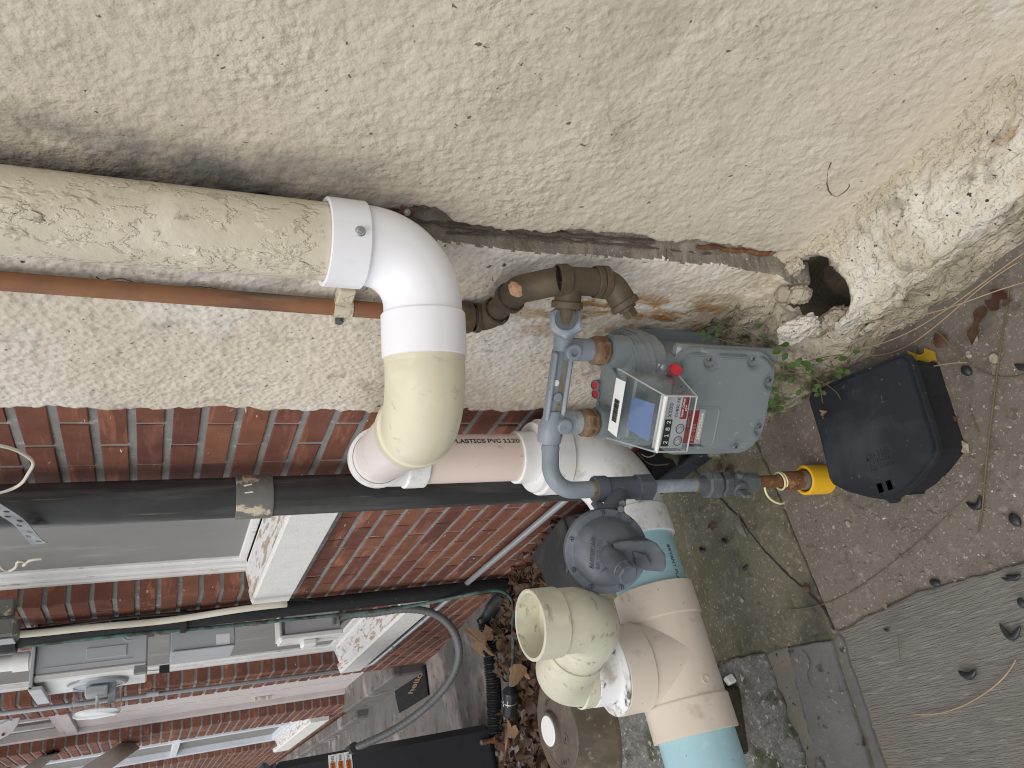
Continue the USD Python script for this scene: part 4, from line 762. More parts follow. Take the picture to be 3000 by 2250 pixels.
WL = part(GM, 'white_label', trimesh.Trimesh(np.array([ml(*p) for p in [(-.022, .088, .0085), (.082, .088, .0085), (.084, .124, .0105), (-.024, .124, .0105)]]), [[0, 1, 2], [0, 2, 3]], process=False), M['white'], smooth=False)
bars = []; sx = .016
for w in RNG.choice([.0008, .0012, .0018], 18): bars.append(mshape(box((sx, .098, .0090), (sx + w, .114, .0112)))); sx += w + float(RNG.choice([.0008, .0013]))
part(WL, 'barcode', bars, M['black'], smooth=False)
TB = part(GM, 'cover_tab', [mshape(box((-.060, .098, -.120), (-.036, .108, -.068), .004))], M['clear'])
part(TB, 'screw', spin(ml(-.050, .108, -.080), MN, [(0, .0075), (.002, .007), (.0035, .004), (.0035, 0)], 16), M['screw']); o = ml(-.047, .10, -.110)
part(TB, 'red_seal', [spin(o, nrm(MN + MZ * .2), [(0, .011), (.016, .0105), (.018, .009), (.018, 0)], 20)], M['red'])
MC = MC_
# number plate in its raised frame
fr = [(.008, -.158), (.008, -.236), (.016, -.242), (.080, -.242), (.094, -.232), (.094, -.158)]
part(FC, 'raised_frame', [sweep(np.array([ml(s, .0985, z) for s, z in bend((*fr[0], 0), (.008, -.243, 0), (.05, -.243, 0), .012, 8)[:, :2]] + [ml(s, .0985, z) for s, z in bend((.05, -.243, 0), (.094, -.243, 0), (.094, -.158, 0), .014, 8)[:, :2]]), .0026, 8)], M['grey_paint'])
PLT = part(FC, 'number_plate', [mshape(box((.013, .0985, -.208), (.086, .1005, -.150), .0008))], M['alu'])
part(PLT, 'red_field', mshape(box((.0145, .1004, -.192), (.0845, .1008, -.152))), M['red_plate'])
face_text('AC-250', .0068, .080, -.1885, .1008, M['alu'], PLT, 'printing'); face_text('19K652844', .0072, .078, -.2035, .1006, M['white'], PLT, 'stamped_number', True)
for z, tx in ((-.164, 'CAST BODY CASE MODEL'), (-.171, 'CAPACITY 250 CU FT HR'), (-.178, '1/2 IN WATER COLUMN')): face_text(tx, .0034, .050, z, .1008, M['alu'], PLT, 'printing')
for s in (.079, .022): part(PLT, 'rivet', spin(ml(s, .1005, -.196 if s > .05 else -.158), MN, [(0, .004), (.0015, .0035), (.002, 0)], 12), M['alu'])

# ================================================================== riser, valve and regulator
GR = thing('gas_riser', 'grey and rusty gas riser with a shut-off valve and a yellow sleeve at the ground', 'gas riser', (.46, 1.2, .0))
rA, rB, rC = ml(.118, 0, hb_ - .002), V(.476, 1.243, .66), V(.455, 1.185, .02)
rd = nrm(rC - rB); rz = lambda z: rB + rd * ((rB[2] - z) / -rd[2]) if False else rB + (rC - rB) * ((rB[2] - z) / (rB[2] - rC[2]))
pA = ml(.108, 0, hb_ - .002)
part(GR, 'bent_pipe', [sweep(bend(pA, rz(.672) , rz(.55), .050, 18), .0172, 28), rustedge(pA + nrm(rz(.672) - pA) * .02, nrm(rz(.672) - pA), .0172)], M['grey_chipped'], smooth=40)
td = rd
TV = part(GR, 'regulator_tee', [spin(rz(.578), td, [(0, .017), (0, .0255), (.003, .027), (.026, .027), (.029, .0235), (.095, .0235), (.098, .027)], 28), hexnut(rz(.482), rz(.447), .0285, 8, .12)], M['grey_dark'], smooth=35)
part(TV, 'rusty_thread', spin(rz(.584), td, [(0, .0174), (0, .0188), (.006, .0196), (.008, .0215), (.008, .0174)], 24), M['brass_rust'])
part(TV, 'rust_stain', rock(rz(.525) + nrm(V(*(EYE - rB)[:2], 0)) * .0165, .0085, 61, (1, 1, 1.4)), M['brass_rust'], smooth=True)
part(GR, 'pipe', rod(rz(.455), rz(.33), .0137, 24), M['grey_chipped'])
part(GR, 'rust_collar', spin(rz(.342), td, [(0, .0137), (.002, .0155), (.010, .0155), (.012, .0137)], 20), M['brass_rust'])
part(GR, 'union', [rod(rz(.338), rz(.30), .0175), hexnut(rz(.318), rz(.286), .031, 8, .12), rod(rz(.29), rz(.265), .018), hexnut(rz(.278), rz(.258), .027, 8, .15)], M['valve'], smooth=25)
wv = nrm(V(-.8, -.45, 0)); vc = rz(.242)
part(GR, 'valve', [rod(rz(.268), rz(.19), .0215, 24), spin(vc + wv * -.026, wv, [(0, 0), (0, .016), (.004, .018), (.048, .018), (.052, .015), (.052, 0)], 24), hexnut(rz(.212), rz(.185), .0225, 8), place(box((-.004, -.011, 0), (.004, .011, .022), .002), vc + wv * .026, *frame(wv)), spin(vc + nrm(V(.4, -.9, 0)) * .018, V(.4, -.9, 0), [(0, .009), (.012, .008), (.012, 0)], 16)], M['valve'], smooth=30)
part(GR, 'rusty_pipe', [rod(rz(.192), rz(.118), .0140, 24)], M['rust_dark'])
part(GR, 'rusty_coupling', spin(rz(.118), td, [(0, .010), (0, .0205), (.002, .0215), (.052, .0215), (.054, .02), (.054, .012)], 26), M['rust_dark'])
part(GR, 'inner_tube', rod(rz(.07), rz(.0) - V(0, 0, .03), .0215, 28), M['grey_tube'])
part(GR, 'yellow_sleeve', spin(rz(.058), td, [(.03, .025), (.0, .0265), (-.001, .029), (0, .0325), (.002, .0335), (.09, .0335)], 36), M['yellow'], smooth=35)
for i in range(3):
    o = rz(.124 - i * .0065); an = np.linspace(0, 2 * math.pi, 40); a_, b_, _ = frame(nrm(td + V(.12, -.1, 0)))
    part(GR, 'wire_turn', sweep(o + .0190 * (np.cos(an)[:, None] * a_ + np.sin(an)[:, None] * b_), .0021, 8, cap=False), M['wire_yellow'])
w0 = at_d(2240, 1428, 1.60)
part(GR, 'wire_tail', sweep(curve([w0, at_d(2243, 1440, 1.60), at_d(2257, 1462, 1.61), at_d(2278, 1474, 1.62), at_d(2298, 1471, 1.64)], 24), .0021, 8), M['wire_yellow'])
part(GR, 'bare_wire', sweep(curve([at_d(2297, 1471, 1.64), at_d(2315, 1474, 1.65), at_d(2333, 1482, 1.66)], 12), .0005, 6), M['screw'])
RG = thing('gas_regulator', 'round grey gas regulator with a screw cap hanging on the riser', 'gas regulator', (.35, 1.19, .5))
rc = at_d(1776, 1614, 1.455)
rn = nrm(V(-.42, -.86, .34)); ru = nrm(np.cross(rn, V(0, 0, 1))); rv = np.cross(rn, ru)       # ru: to the picture's left-right, rv: down
def rl(a, b, c): return rc + ru * a + rv * b + rn * c
R0 = .0805
part(RG, 'lower_case', spin(rl(0, 0, -.018), rn, [(-.03, 0), (-.03, .035), (-.012, .066), (.0, R0), (.010, R0), (.011, R0 - .003)], 64), M['grey_dark'], smooth=30)
dome = [(.0, .0), (.0, R0), (.002, R0 + .0006), (.009, R0), (.0105, R0 - .002), (.0105, .0685), (.013, .0655), (.024, .060), (.032, .050), (.036, .036), (.0375, .02), (.038, 0)]
part(RG, 'diaphragm_cover', spin(rl(0, 0, -.005), rn, dome, 64), M['grey_dark'], smooth=40)
def radial(pxpy, lift=0.0):                                           # a picture point carried to the cover's face
    w = ray(*pxpy); k = ((rl(0, 0, lift) - EYE) @ rn) / (w @ rn); q = EYE + w * k - rc; return q @ ru, q @ rv
for pxy in [(1767, 1526), (1851, 1520), (1897, 1572), (1697, 1588), (1684, 1667), (1733, 1717), (1814, 1709)]:
    a, b = radial(pxy, .0055); k = .0735 / math.hypot(a, b); o = rl(a * k, b * k, .0053)
    s_ = part(RG, 'screw', [spin(o, rn, [(0, .0055), (.0025, .0052), (.0045, .0035), (.0048, 0)], 14)], M['grey_dark']); part(s_, 'slot', [place(box((-.0034, -.0005, 0), (.0034, .0005, .0004)), o + rn * .0048, *q_) for q_ in ((ru, rv, rn), (rv, -ru, rn))], M['black'], smooth=False)
ka, kb = radial((1785, 1628), .034); ta, tb_ = radial((1836, 1679), .085)
k0, k1_ = rl(ka, kb, .022), rl(ka * .95 , kb * .95, .090)
kd = nrm(at_d(1836, 1679, 1.36) - at_d(1787, 1628, 1.415)); k0 = at_d(1783, 1624, 1.43); L_ = .078
part(RG, 'spring_tower', spin(k0 - kd * .018, kd, [(0, .023), (.022, .0205), (L_ - .006, .0185), (L_ - .004, .0178), (L_ - .004, 0)], 32), M['grey_dark'])
part(RG, 'cap', [spin(k0 + kd * (L_ - .024), kd, [(0, .019), (.0, .0200), (.004, .0205), (.006, .019)], 24), hexnut(k0 + kd * (L_ - .020), k0 + kd * (L_ - .002), .0195, 8, .1)], M['grey_dark'], smooth=20)
for pa, pb in (((1776, 1583), (1795, 1615)), ((1760, 1678), (1785, 1655))):
    a0_, a1_ = radial(pa, .033), radial(pb, .033); o0_, o1_ = rl(*a0_, .027), rl(*a1_, .030)
    e = nrm(o1_ - o0_); wd_ = np.cross(rn, e)
    part(RG, 'rib', trimesh.Trimesh(np.array([o0_ + rn * .004, o1_ + wd_ * .003, o1_ - wd_ * .003, o1_ + rn * .026]), [[0, 1, 3], [0, 3, 2], [1, 2, 3], [0, 2, 1]], process=False), M['grey_dark'], smooth=False)
vp = [radial(q, .042) for q in [(1795, 1590), (1815, 1585), (1905, 1582), (1925, 1592), (1950, 1625), (1952, 1660), (1942, 1675), (1895, 1672), (1850, 1648), (1808, 1640)]]
vpoly = Polygon(vp).buffer(-.004).buffer(.004)
vm = slab(vpoly, .049, .004)
part(RG, 'vent', place(vm, rl(0, 0, -.004), ru, rv, rn), M['grey_dark'], smooth=22)
vp2 = Polygon([radial(q, .046) for q in [(1853, 1615), (1890, 1622), (1905, 1650), (1893, 1672), (1860, 1655)]])
part(RG, 'vent_hood', place(slab(vp2, .014, .003), rl(0, 0, .040), ru, rv, rn), M['grey_dark'], smooth=22)
mid = rz(.515); nk = nrm(rl(-.0, 0, -.03) - mid)
na = at_d(1800, 1478, 1.50); nb2 = rl(*radial((1775, 1540), -.01), -.02)
part(RG, 'neck', [sweep([mid, na, nb2], [.017, .019, .026], 24), sweep([at_d(1745, 1470, 1.52), at_d(1752, 1482, 1.515), at_d(1800, 1512, 1.47), at_d(1818, 1516, 1.455)], [.011, .010, .010, .009], 14), spin(at_d(1818, 1505, 1.47), V(-.5, -.6, .3), [(0, 0), (0, .009), (.008, .009), (.008, 0)], 16)], M['grey_dark'], smooth=35)
part(RG, 'bolt_head', [hexnut(at_d(1822, 1474, 1.475), at_d(1824, 1476, 1.463), .008), hexnut(at_d(1818, 1490, 1.468), at_d(1819, 1492, 1.456), .0075)], M['grey_dark'])
tx_a, tx_b = radial((1742, 1648), .030), radial((1742, 1606), .030)
for tx, off in (('AMERICAN', 0.), ('METER CO', .012)):
    q = text_mesh(tx, .0078, .0045); ex = nrm(rl(*radial((1740, 1600), .03), .03) - rl(*radial((1736, 1660), .03), .03)); ey = nrm(np.cross(rn, ex))
    o = rl(*radial((1738 , 1668), .031), .0285) - ey * off
    part(RG, 'raised_letters', place(q, o, ex, ey, rn), M['grey_dark'], smooth=False)

# ================================================================== black pipe, strap and loose wires
BP = thing('black_pipe', 'black plastic pipe with a scuffed grey coupling running down the brick wall', 'pipe', (.72, 1.9, 0))
u0, u1 = on_x(0, 1485, .722), on_x(1500, 1425, .715)
ud = nrm(u1 - u0)
part(BP, 'pipe', sweep([u0 - ud * .8, u0, u1, u1 + ud * ((u1[2] - .02) / -ud[2])], .0490, 40), M['black_pipe'], smooth=True)
z_a, z_b = on_x(703, 1450, .68)[2], on_x(818, 1440, .68)[2]
def along(z): return u0 + ud * ((u0[2] - z) / -ud[2])
CPL = part(BP, 'coupling', [spin(along(z_a), ud, [(0, .049), (0, .0525), (.002, .0535), (.042, .0535), (.043, .0542), (.045, .0535), (z_a - z_b - .002, .0535), (z_a - z_b, .0525), (z_a - z_b, .049)], 44)], M['dull_grey'], smooth=40)
lq = on_pipe(730, 1431, u0 * .5 + u1 * .5, .0) if False else None
def on_rod(px, py, p, d, r): return on_lying(px, py, p, d, r)
sq = [on_rod(px, py, u0, ud, .0540) for px, py in ((714, 1421), (738, 1417), (742, 1443), (717, 1446))]
part(CPL, 'white_sticker', trimesh.Trimesh(np.array(sq), [[0, 1, 2], [0, 2, 3]], process=False), M['white'], smooth=False)
def ribbon(pts, wdir, w, th, holes, mt, nm, parent):
    P = curve(pts, 60); L_ = np.r_[0, np.cumsum(np.linalg.norm(np.diff(P, axis=0), axis=1))]
    pl = sbox(0, -w / 2, L_[-1], w / 2).difference(unary_union([Point(h * L_[-1], o * w).buffer(w * .17) for h, o in holes]))
    m = slab(pl, th); m = m.subdivide_to_size(.012) if hasattr(m, 'subdivide_to_size') else m
    v = m.vertices; t = np.gradient(P, axis=0); t /= np.linalg.norm(t, axis=1, keepdims=True)
    at = np.stack([np.interp(v[:, 0], L_, P[:, k]) for k in range(3)], 1); tt = np.stack([np.interp(v[:, 0], L_, t[:, k]) for k in range(3)], 1)
    wd = wdir - tt * (tt @ wdir)[:, None]; wd /= np.linalg.norm(wd, axis=1, keepdims=True); nn = np.cross(tt, wd)
    m.vertices = at + wd * v[:, 1:2] + nn * v[:, 2:3]; return part(parent, nm, m, mt, smooth=30)
SS = thing('pipe_strap', 'loose punched grey metal strap hanging off the black pipe', 'strap', on_x(60, 1540, .66))
ribbon([on_x(-60, 1455, .665), on_x(5, 1497, .662), on_x(60, 1535, .655), (on_x(92, 1572, .645)), on_x(116, 1594, .64)], nrm(on_x(50, 1560, .65) - on_x(75, 1515, .65)), .034, .0012, [(k, .18 * (-1) ** i) for i, k in enumerate(np.linspace(.06, .93, 10))], M['steel_strap'], 'strap', SS)
single('loose_wire', [sweep(curve([on_x(px, py, .69) for px, py in [(-60, 1300), (0, 1306), (45, 1318), (72, 1332), (94, 1349), (84, 1385), (60, 1418), (20, 1438), (-50, 1452)]], 50), .0032, 8)], M['cable_white'], 'off white loose cable looping out over the bricks above the black pipe', 'cable')
single('loose_wire', [sweep(curve([on_x(px, py, .69) for px, py in [(-40, 1620), (0, 1658), (24, 1672), (48, 1658), (60, 1645), (72, 1646), (68, 1657), (74, 1650), (95, 1640), (122, 1637)]], 60), .0034, 8)], M['cable_white'], 'cut end of an off white cable kinked in front of the nearest window', 'cable')

# ================================================================== air conditioning lines
LS = thing('refrigerant_lines', 'black insulated refrigerant line with a pale cable and a green copper tube taped to it', 'pipe', (.76, 3.1, -.1))
v0, v1 = on_x(0, 1876, .742), V(.755, 3.105, -.04)
vd = nrm(v1 - v0); vtop = v0 - vd * .8
sag = curve([vtop, v0, v0 * .62 + v1 * .38 + V(.004, .012, 0), v0 * .25 + v1 * .75, v1], 40)
part(LS, 'insulated_line', sweep(np.vstack([sag, curve([v1, v1 + V(-.005, .02, -.06), V(.73, 3.22, -.085), V(.715, 3.45, -.108), V(.70, 3.58, -.125)], 16)[1:]]), .031, 24), M['foam'], smooth=True)
vq = lambda px, off: np.array([on_x(x, y, .742) for x, y in px]) + off
part(LS, 'white_cable', sweep(curve([on_x(x, y, .712) for x, y in [(-120, 1873), (0, 1862), (80, 1857), (250, 1840), (420, 1825), (540, 1811), (640, 1795), (760, 1778), (840, 1770)]], 50), .0115, 12), M['cable_white'], smooth=True)
part(LS, 'copper_tube', sweep(curve([on_x(x, y, .715) for x, y in [(-120, 1912), (0, 1900), (200, 1878), (400, 1857), (620, 1838), (820, 1818), (1000, 1800), (1150, 1783), (1300, 1757), (1420, 1733), (1470, 1732)]] + [on_ground(1500, 1760, .02), on_ground(1502, 1825, .03)], 90), .0072, 10), M['verdigris'], smooth=True)
part(LS, 'thin_cable', sweep(curve([on_x(x, y, .75) for x, y in [(-100, 1866), (0, 1860), (120, 1845), (220, 1830), (300, 1818), (400, 1806), (520, 1798), (700, 1785), (800, 1765), (930, 1762)]], 50), .0042, 8), M['black'], smooth=True)
for px, py, w in [(-8, 1888, .05), (550, 1828, .022)]:
    o = sag[np.argmin([abs(sight(p)[0] - px) for p in sag])]; part(LS, 'tape_band', spin(o + V(-.006, -.004, w / 2), vd, [(0, .02), (0, .043), (w, .043), (w, .02)], 20), M['foam'], smooth=30)
for x, y in ((320, 1816), (402, 1807)): part(LS, 'tie', spin(on_x(x, y, .75), V(0, 0, -1), [(0, .006), (0, .0085), (.006, .0085), (.006, .006)], 10), M['black'])
HO = thing('insulated_hose', 'black ribbed insulated hose lying along the leaves to the dark condenser', 'hose', on_ground(1445, 1950))
hp = curve([on_ground(1424, 1812, .03), on_ground(1436, 1870, .03), on_ground(1444, 1930, .03), on_ground(1452, 2000, .032), on_ground(1456, 2070, .034), on_ground(1460, 2150, .04)], 150)
part(HO, 'hose', sweep(hp + V(0, 0, .014), .033 + .004 * np.sin(np.arange(150) * 1.9) + .004 * (noise(hp * 60, 2) - .5), 20), M['hose'], smooth=60)
FD = thing('filter_drier', 'black filter drier with a white label on the copper line over the leaves', 'filter drier', on_ground(1500, 2055))
fa, fb = on_ground(1494, 2030, .07), on_ground(1492, 2082, .07); fd = nrm(fb - fa)
part(FD, 'drier', spin(fa - fd * .01, fd, [(-.03, .006), (-.025, .008), (0, .030), (.006, .034), (.105, .034), (.113, .030), (.135, .008), (.14, .006)], 28), M['hose'])
part(FD, 'label', trimesh.Trimesh(np.array([on_lying(x, y, fa, fd, .0346) for x, y in ((1474, 2054), (1488, 2056), (1488, 2074), (1474, 2070))]), [[0, 1, 2], [0, 2, 3]], process=False), M['white'], smooth=False)
part(FD, 'clamp', [spin(fa + fd * .035, fd, [(0, .034), (0, .0355), (.006, .0355), (.006, .034)], 24)], M['screw'])
part(FD, 'copper_line', sweep(curve([on_ground(1502, 1825, .03), on_ground(1503, 1900, .05), on_ground(1500, 1970, .065), fa - fd * .03], 24), .0070, 10), M['verdigris'])
part(FD, 'copper_line', sweep(curve([fb + fd * .07, on_ground(1490, 2130, .07), on_ground(1483, 2190, .08), on_ground(1480, 2240, .10)], 20), .0070, 10), M['copper'])

# ================================================================== condenser, electric meter, boxes, conduits
cx0, cy0 = on_ground(1452, 2115)[:2]; cz0 = float(gz(cy0)); cz1 = on_y(800, 2215, cy0)[2]
CN = thing('condenser', 'dark charcoal air conditioner condenser with a warning label at the end of the lines', 'air conditioner', (cx0 - .35, cy0 + .35, cz0))
part(CN, 'cabinet', box((cx0 - .78, cy0, cz0 + .02), (cx0, cy0 + .78, cz1), .03), M['condenser'], smooth=20)
part(CN, 'lid', [box((cx0 - .79, cy0 - .01, cz1), (cx0 + .008, cy0 + .79, cz1 + .07), .03), box((cx0 - .775, cy0 + .005, cz1 - .012), (cx0 - .004, cy0 + .775, cz1 + .001))], M['condenser_lid'], smooth=30)
zl = on_y(990, 2180, cy0)[2]; zl0, zl1 = on_y(1030, 2200, cy0)[2], on_y(960, 2200, cy0)[2]
LB = part(CN, 'warning_label', box((cx0 - .30, cy0 - .0015, zl0), (cx0 - .012, cy0 + .001, zl1)), M['white'])
hL = zl1 - zl0
for i in range(3):
    x_ = cx0 - .045
    zz = zl1 - hL * (i + .5) / 3.0
    part(LB, 'orange_block', box((x_ - .055, cy0 - .0022, zz - hL * .11), (x_, cy0 - .0012, zz + hL * .11)), M['orange'])
    q = text_mesh('WARNING', hL * .11, .0006); part(LB, 'printing', place(q, V(x_ - .053, cy0 - .0022, zz - hL * .05), V(1, 0, 0), V(0, 0, 1), V(0, -1, 0)), M['black'], smooth=False)
    for j in range(4): part(LB, 'printing', box((x_ - .20, cy0 - .0020, zz - hL * .12 + j * hL * .065), (x_ - .065 - .02 * (j % 2), cy0 - .0012, zz - hL * .09 + j * hL * .065)), M['box_grey'])
    part(LB, 'rule', box((cx0 - .30, cy0 - .0019, zz - hL * .165), (cx0 - .012, cy0 - .0012, zz - hL * .155)), M['black'])
for (px, py) in [(1448, 2168), (1492, 2200)]:
    o = on_y(px, py, cy0 - .02); part(CN, 'service_valve', [rod(o + V(0, .03, 0), o - V(0, .035, 0), .014, 14), hexnut(o - V(0, .03, 0), o - V(0, .05, 0), .02), rod(o, o + V(0, 0, .05), .011, 12), spin(o + V(0, 0, .045), V(0, 0, 1), [(0, 0), (0, .014), (.022, .014), (.024, 0)], 12)], M['copper'])
    part(CN, 'valve_cap', spin(o + V(0, -.012, .068), V(0, 0, 1), [(0, .012), (.008, .012), (.010, .008), (.010, 0)], 14), M['screw'])
w0, w1 = V(.72, 3.44, .64), on_y(1035, 2193, cy0 - .01); wk0, wk1 = sight(w0)[2], sight(w1)[2]
wpx = [(1000, 1812), (1080, 1797), (1160, 1786), (1230, 1787), (1290, 1808), (1332, 1855), (1345, 1912), (1328, 1975), (1285, 2035), (1225, 2090), (1150, 2140), (1085, 2172), (1035, 2193)]
wpt = [w0 + V(0, 0, .0)] + [at_d(x, y, wk0 + (wk1 - wk0) * t) for (x, y), t in zip(wpx, np.linspace(.02, 1, len(wpx)))] + [w1 + V(0, .05, .01)]
wc = curve(wpt, 220)
WP = thing('whip_conduit', 'grey flexible electric conduit looping from the disconnect box to the condenser', 'conduit', (.5, 3.5, .1))
part(WP, 'conduit', sweep(wc, .0172 + .0011 * np.sin(np.arange(220) * 2.1), 16), M['whip'], smooth=60)
part(WP, 'connector', hexnut(w1 + V(0, -.03, .0), w1 + V(0, .01, .0), .026, 8), M['condenser'])
dx0, dy0, dy1, dz0, dz1 = .705, 3.40, 3.50, .625, .86
DB = thing('disconnect_box', 'white and grey disconnect box on the wall where the flexible conduit starts', 'electrical box', (.75, 3.45, .62))
part(DB, 'box', box((dx0, dy0, dz0), (.799, dy1, dz1), .004), M['box_grey'])
part(DB, 'lid', [box((dx0 - .022, dy0 - .012, dz0 - .006), (dx0, dy1 + .01, dz1 + .02), .004), box((dx0 - .01, dy0 - .012, dz1 + .018), (.79, dy1 + .01, dz1 + .026), .002)], M['box_white'])
part(DB, 'pull_handle', box((dx0 - .05, dy0 + .015, dz0 + .10), (dx0 - .02, dy1 - .02, dz0 + .165), .008), M['box_white'])
part(DB, 'ground_clip', [rod((dx0 + .02, dy0 - .012, dz0 + .03), (dx0 + .06, dy0 - .012, dz0 + .03), .008, 10)], M['screw'])
SY, SX, Z0_, Z1_ = 3.20, .622, 1.385, 1.742
EM = thing('electric_meter', 'grey electric meter box with a round glass meter facing the passage', 'electric meter', (.7, 3.3, Z0_))
part(EM, 'box', box((SX + .004, SY, Z0_), (.799, SY + .27, Z1_), .006), M['box_grey'])
part(EM, 'front_cover', box((SX - .022, SY - .003, Z0_ + .002), (SX + .004, SY + .273, Z1_), .005), M['box_white'])
part(EM, 'rain_lip', [box((SX - .045, SY - .012, Z1_), (.799, SY + .28, Z1_ + .012), .002), box((SX - .05, SY - .012, Z1_ - .03), (SX - .036, SY + .28, Z1_ + .012), .002)], M['box_grey'])
part(EM, 'side_emboss', [box((SX + .035, SY - .003, Z0_ + .07), (SX + .075, SY + .001, Z0_ + .20), .0012), box((SX + .02, SY - .0025, Z0_ + .05), (SX + .024, SY, Z1_ - .02), .001)], M['box_grey'])
part(EM, 'knockout', [spin(V(SX + .115, SY, Z0_ + .06), V(0, -1, 0), [(0, r + .003), (.0015, r + .002), (.0015, r - .002), (0, r - .003)], 24) for r in (.018, .028)], M['box_grey'])
mc_ = V(SX - .022, SY + .13, (on_x(335, 1950, .55)[2] + on_x(185, 1960, .55)[2]) / 2)
part(EM, 'meter_ring', spin(mc_, V(-1, 0, 0), [(0, .102), (.010, .100), (.014, .092), (.014, .08), (0, .08)], 40), M['galv'])
part(EM, 'glass_dome', spin(mc_, V(-1, 0, 0), [(.008, .083), (.105, .080), (.115, .076), (.120, .066), (.122, .04), (.1225, 0)], 40), M['glass'])
part(EM, 'register', [box((mc_[0] - .050, mc_[1] - .045, mc_[2] - .035), (mc_[0] - .02, mc_[1] + .045, mc_[2] + .04), .004), box((mc_[0] - .08, mc_[1] - .012, mc_[2] - .06), (mc_[0] - .01, mc_[1] + .012, mc_[2] - .035), .002), spin(mc_, V(-1, 0, 0), [(0, .078), (.012, .078), (.012, 0)], 30)], M['box_grey'])
part(EM, 'dial_face', [spin(mc_ + V(-.09, 0, 0), V(-1, 0, 0), [(.012, .0), (.012, .070), (.016, .070), (.016, 0)], 36), rod(mc_ - V(.03, 0, 0), mc_ - V(.10, 0, 0), .006, 10)], M['box_white'])
part(EM, 'seal_tag', [sweep(curve([V(SX - .02, SY + .01, Z0_ + .01), V(SX - .03, SY - .005, Z0_ - .015), V(SX - .03, SY, Z0_ - .04)], 14), .0012, 6), box((SX - .045, SY - .002, Z0_ - .075), (SX - .015, SY + .004, Z0_ - .04), .002)], M['black'])
part(EM, 'lock_bracket', box((SX - .034, SY - .004, Z0_ + .0), (SX - .004, SY + .03, Z0_ + .045), .003), M['steel_strap'])
part(EM, 'riser_conduit', [rod((.70, 3.31, Z1_), (.70, 3.31, 3.4), .028, 24), spin(V(.70, 3.31, Z1_ + .03), V(0, 0, 1), [(0, .028), (0, .034), (.05, .034), (.05, .028)], 24)], M['box_white'])
za, zb2 = on_y(500, 1895, 3.22)[2], on_y(690, 1905, 3.22)[2]
SBX = thing('junction_box', 'small pale grey box fixed below the electric meter', 'electrical box', (.72, 3.3, zb2))
part(SBX, 'box', box((.655, 3.22, zb2), (.799, 3.42, za), .004), M['box_grey']); part(SBX, 'cover', box((.648, 3.212, zb2 + .004), (.655, 3.425, za - .004), .002), M['box_grey']); part(SBX, 'sticker', box((.66, 3.2192, zb2 + .02), (.70, 3.2202, zb2 + .07)), M['white'])
jb = on_x(16, 1832, .72)
JL = thing('flood_light', 'small dark grey lamp housing high on the brick pier between the windows', 'lamp', jb)
part(JL, 'housing', [box(jb + V(-.045, -.035, -.035), jb + V(.02, .06, .06), .01), box(jb + V(.02, -.02, -.02), jb + V(.08, .03, .03), .004)], M['dull_grey']); part(JL, 'lens', box(jb + V(-.049, -.028, -.028), jb + V(-.043, .05, .05), .002), M['glass_dark'])
CD = thing('metal_conduit', 'shiny galvanised conduit running down and along the brick wall', 'conduit', (.775, 5.0, .1))
cvx = .772; cb = on_x(1060, 1956, cvx); ct = on_x(0, 2090, cvx); ct = ct + (ct - cb) * .8
ch1 = on_x(1175, 1862, cvx); zh = on_x(1500, 1597, cvx)[2]
part(CD, 'tube', sweep(np.vstack([[ct], bend(V(cb[0], cb[1], cb[2] + .35), V(cb[0], cb[1], zh), V(cvx, 4.3, zh), .16, 14), [V(cvx, 3.5, zh), V(cvx, 1.62, zh)]]), .0118, 16), M['galv'], smooth=True)
oc = on_x(1201, 1888, cvx); part(CD, 'coupling', [spin(V(cvx, oc[1] - .035, zh), V(0, 1, 0), [(0, .0118), (0, .0155), (.07, .0155), (.07, .0118)], 18), hexnut(V(cvx - .014, oc[1] - .02, zh + .004), V(cvx - .024, oc[1] - .02, zh + .006), .005), hexnut(V(cvx - .014, oc[1] + .02, zh + .004), V(cvx - .024, oc[1] + .02, zh + .006), .005)], M['galv'])
oc2 = on_x(447, 2032, cvx); part(CD, 'coupling', spin(V(oc2[0], oc2[1], oc2[2] + .03), V(0, 0, -1), [(0, .0118), (0, .0155), (.06, .0155), (.06, .0118)], 18), M['galv'])
# awning over the far door, and its arms
AW = thing('door_awning', 'white metal awning with a curved edge over the far door', 'awning', (.6, 5.4, 2.1))
pa = [on_y(x, y, 5.18) for x, y in [(-200, 2100), (62, 2083), (60, 2100), (52, 2122), (38, 2142), (18, 2155), (-10, 2168), (-220, 2215)]]
pol = Polygon([(p[0], p[2]) for p in pa]); m = slab(pol, .02, .003); part(AW, 'side_panel', place(m, V(0, 5.20, 0), V(1, 0, 0), V(0, 0, 1), V(0, -1, 0)), M['awning'], smooth=20)
part(AW, 'rib', [rod(on_y(-100, 2140, 5.175), on_y(40, 2098, 5.175), .006, 8), rod(on_y(-100, 2175, 5.175), on_y(30, 2110, 5.175), .006, 8)], M['awning'])
o = on_y(9, 2152, 5.178); part(AW, 'bolt', spin(o, V(0, -1, 0), [(0, .008), (.004, .006), (.004, 0)], 10), M['rust_dark'])
part(AW, 'roof_panel', box((pa[-1][0] - .05, 5.2, pa[0][2] + .25), (.79, 6.9, pa[0][2] + .28)), M['awning'])
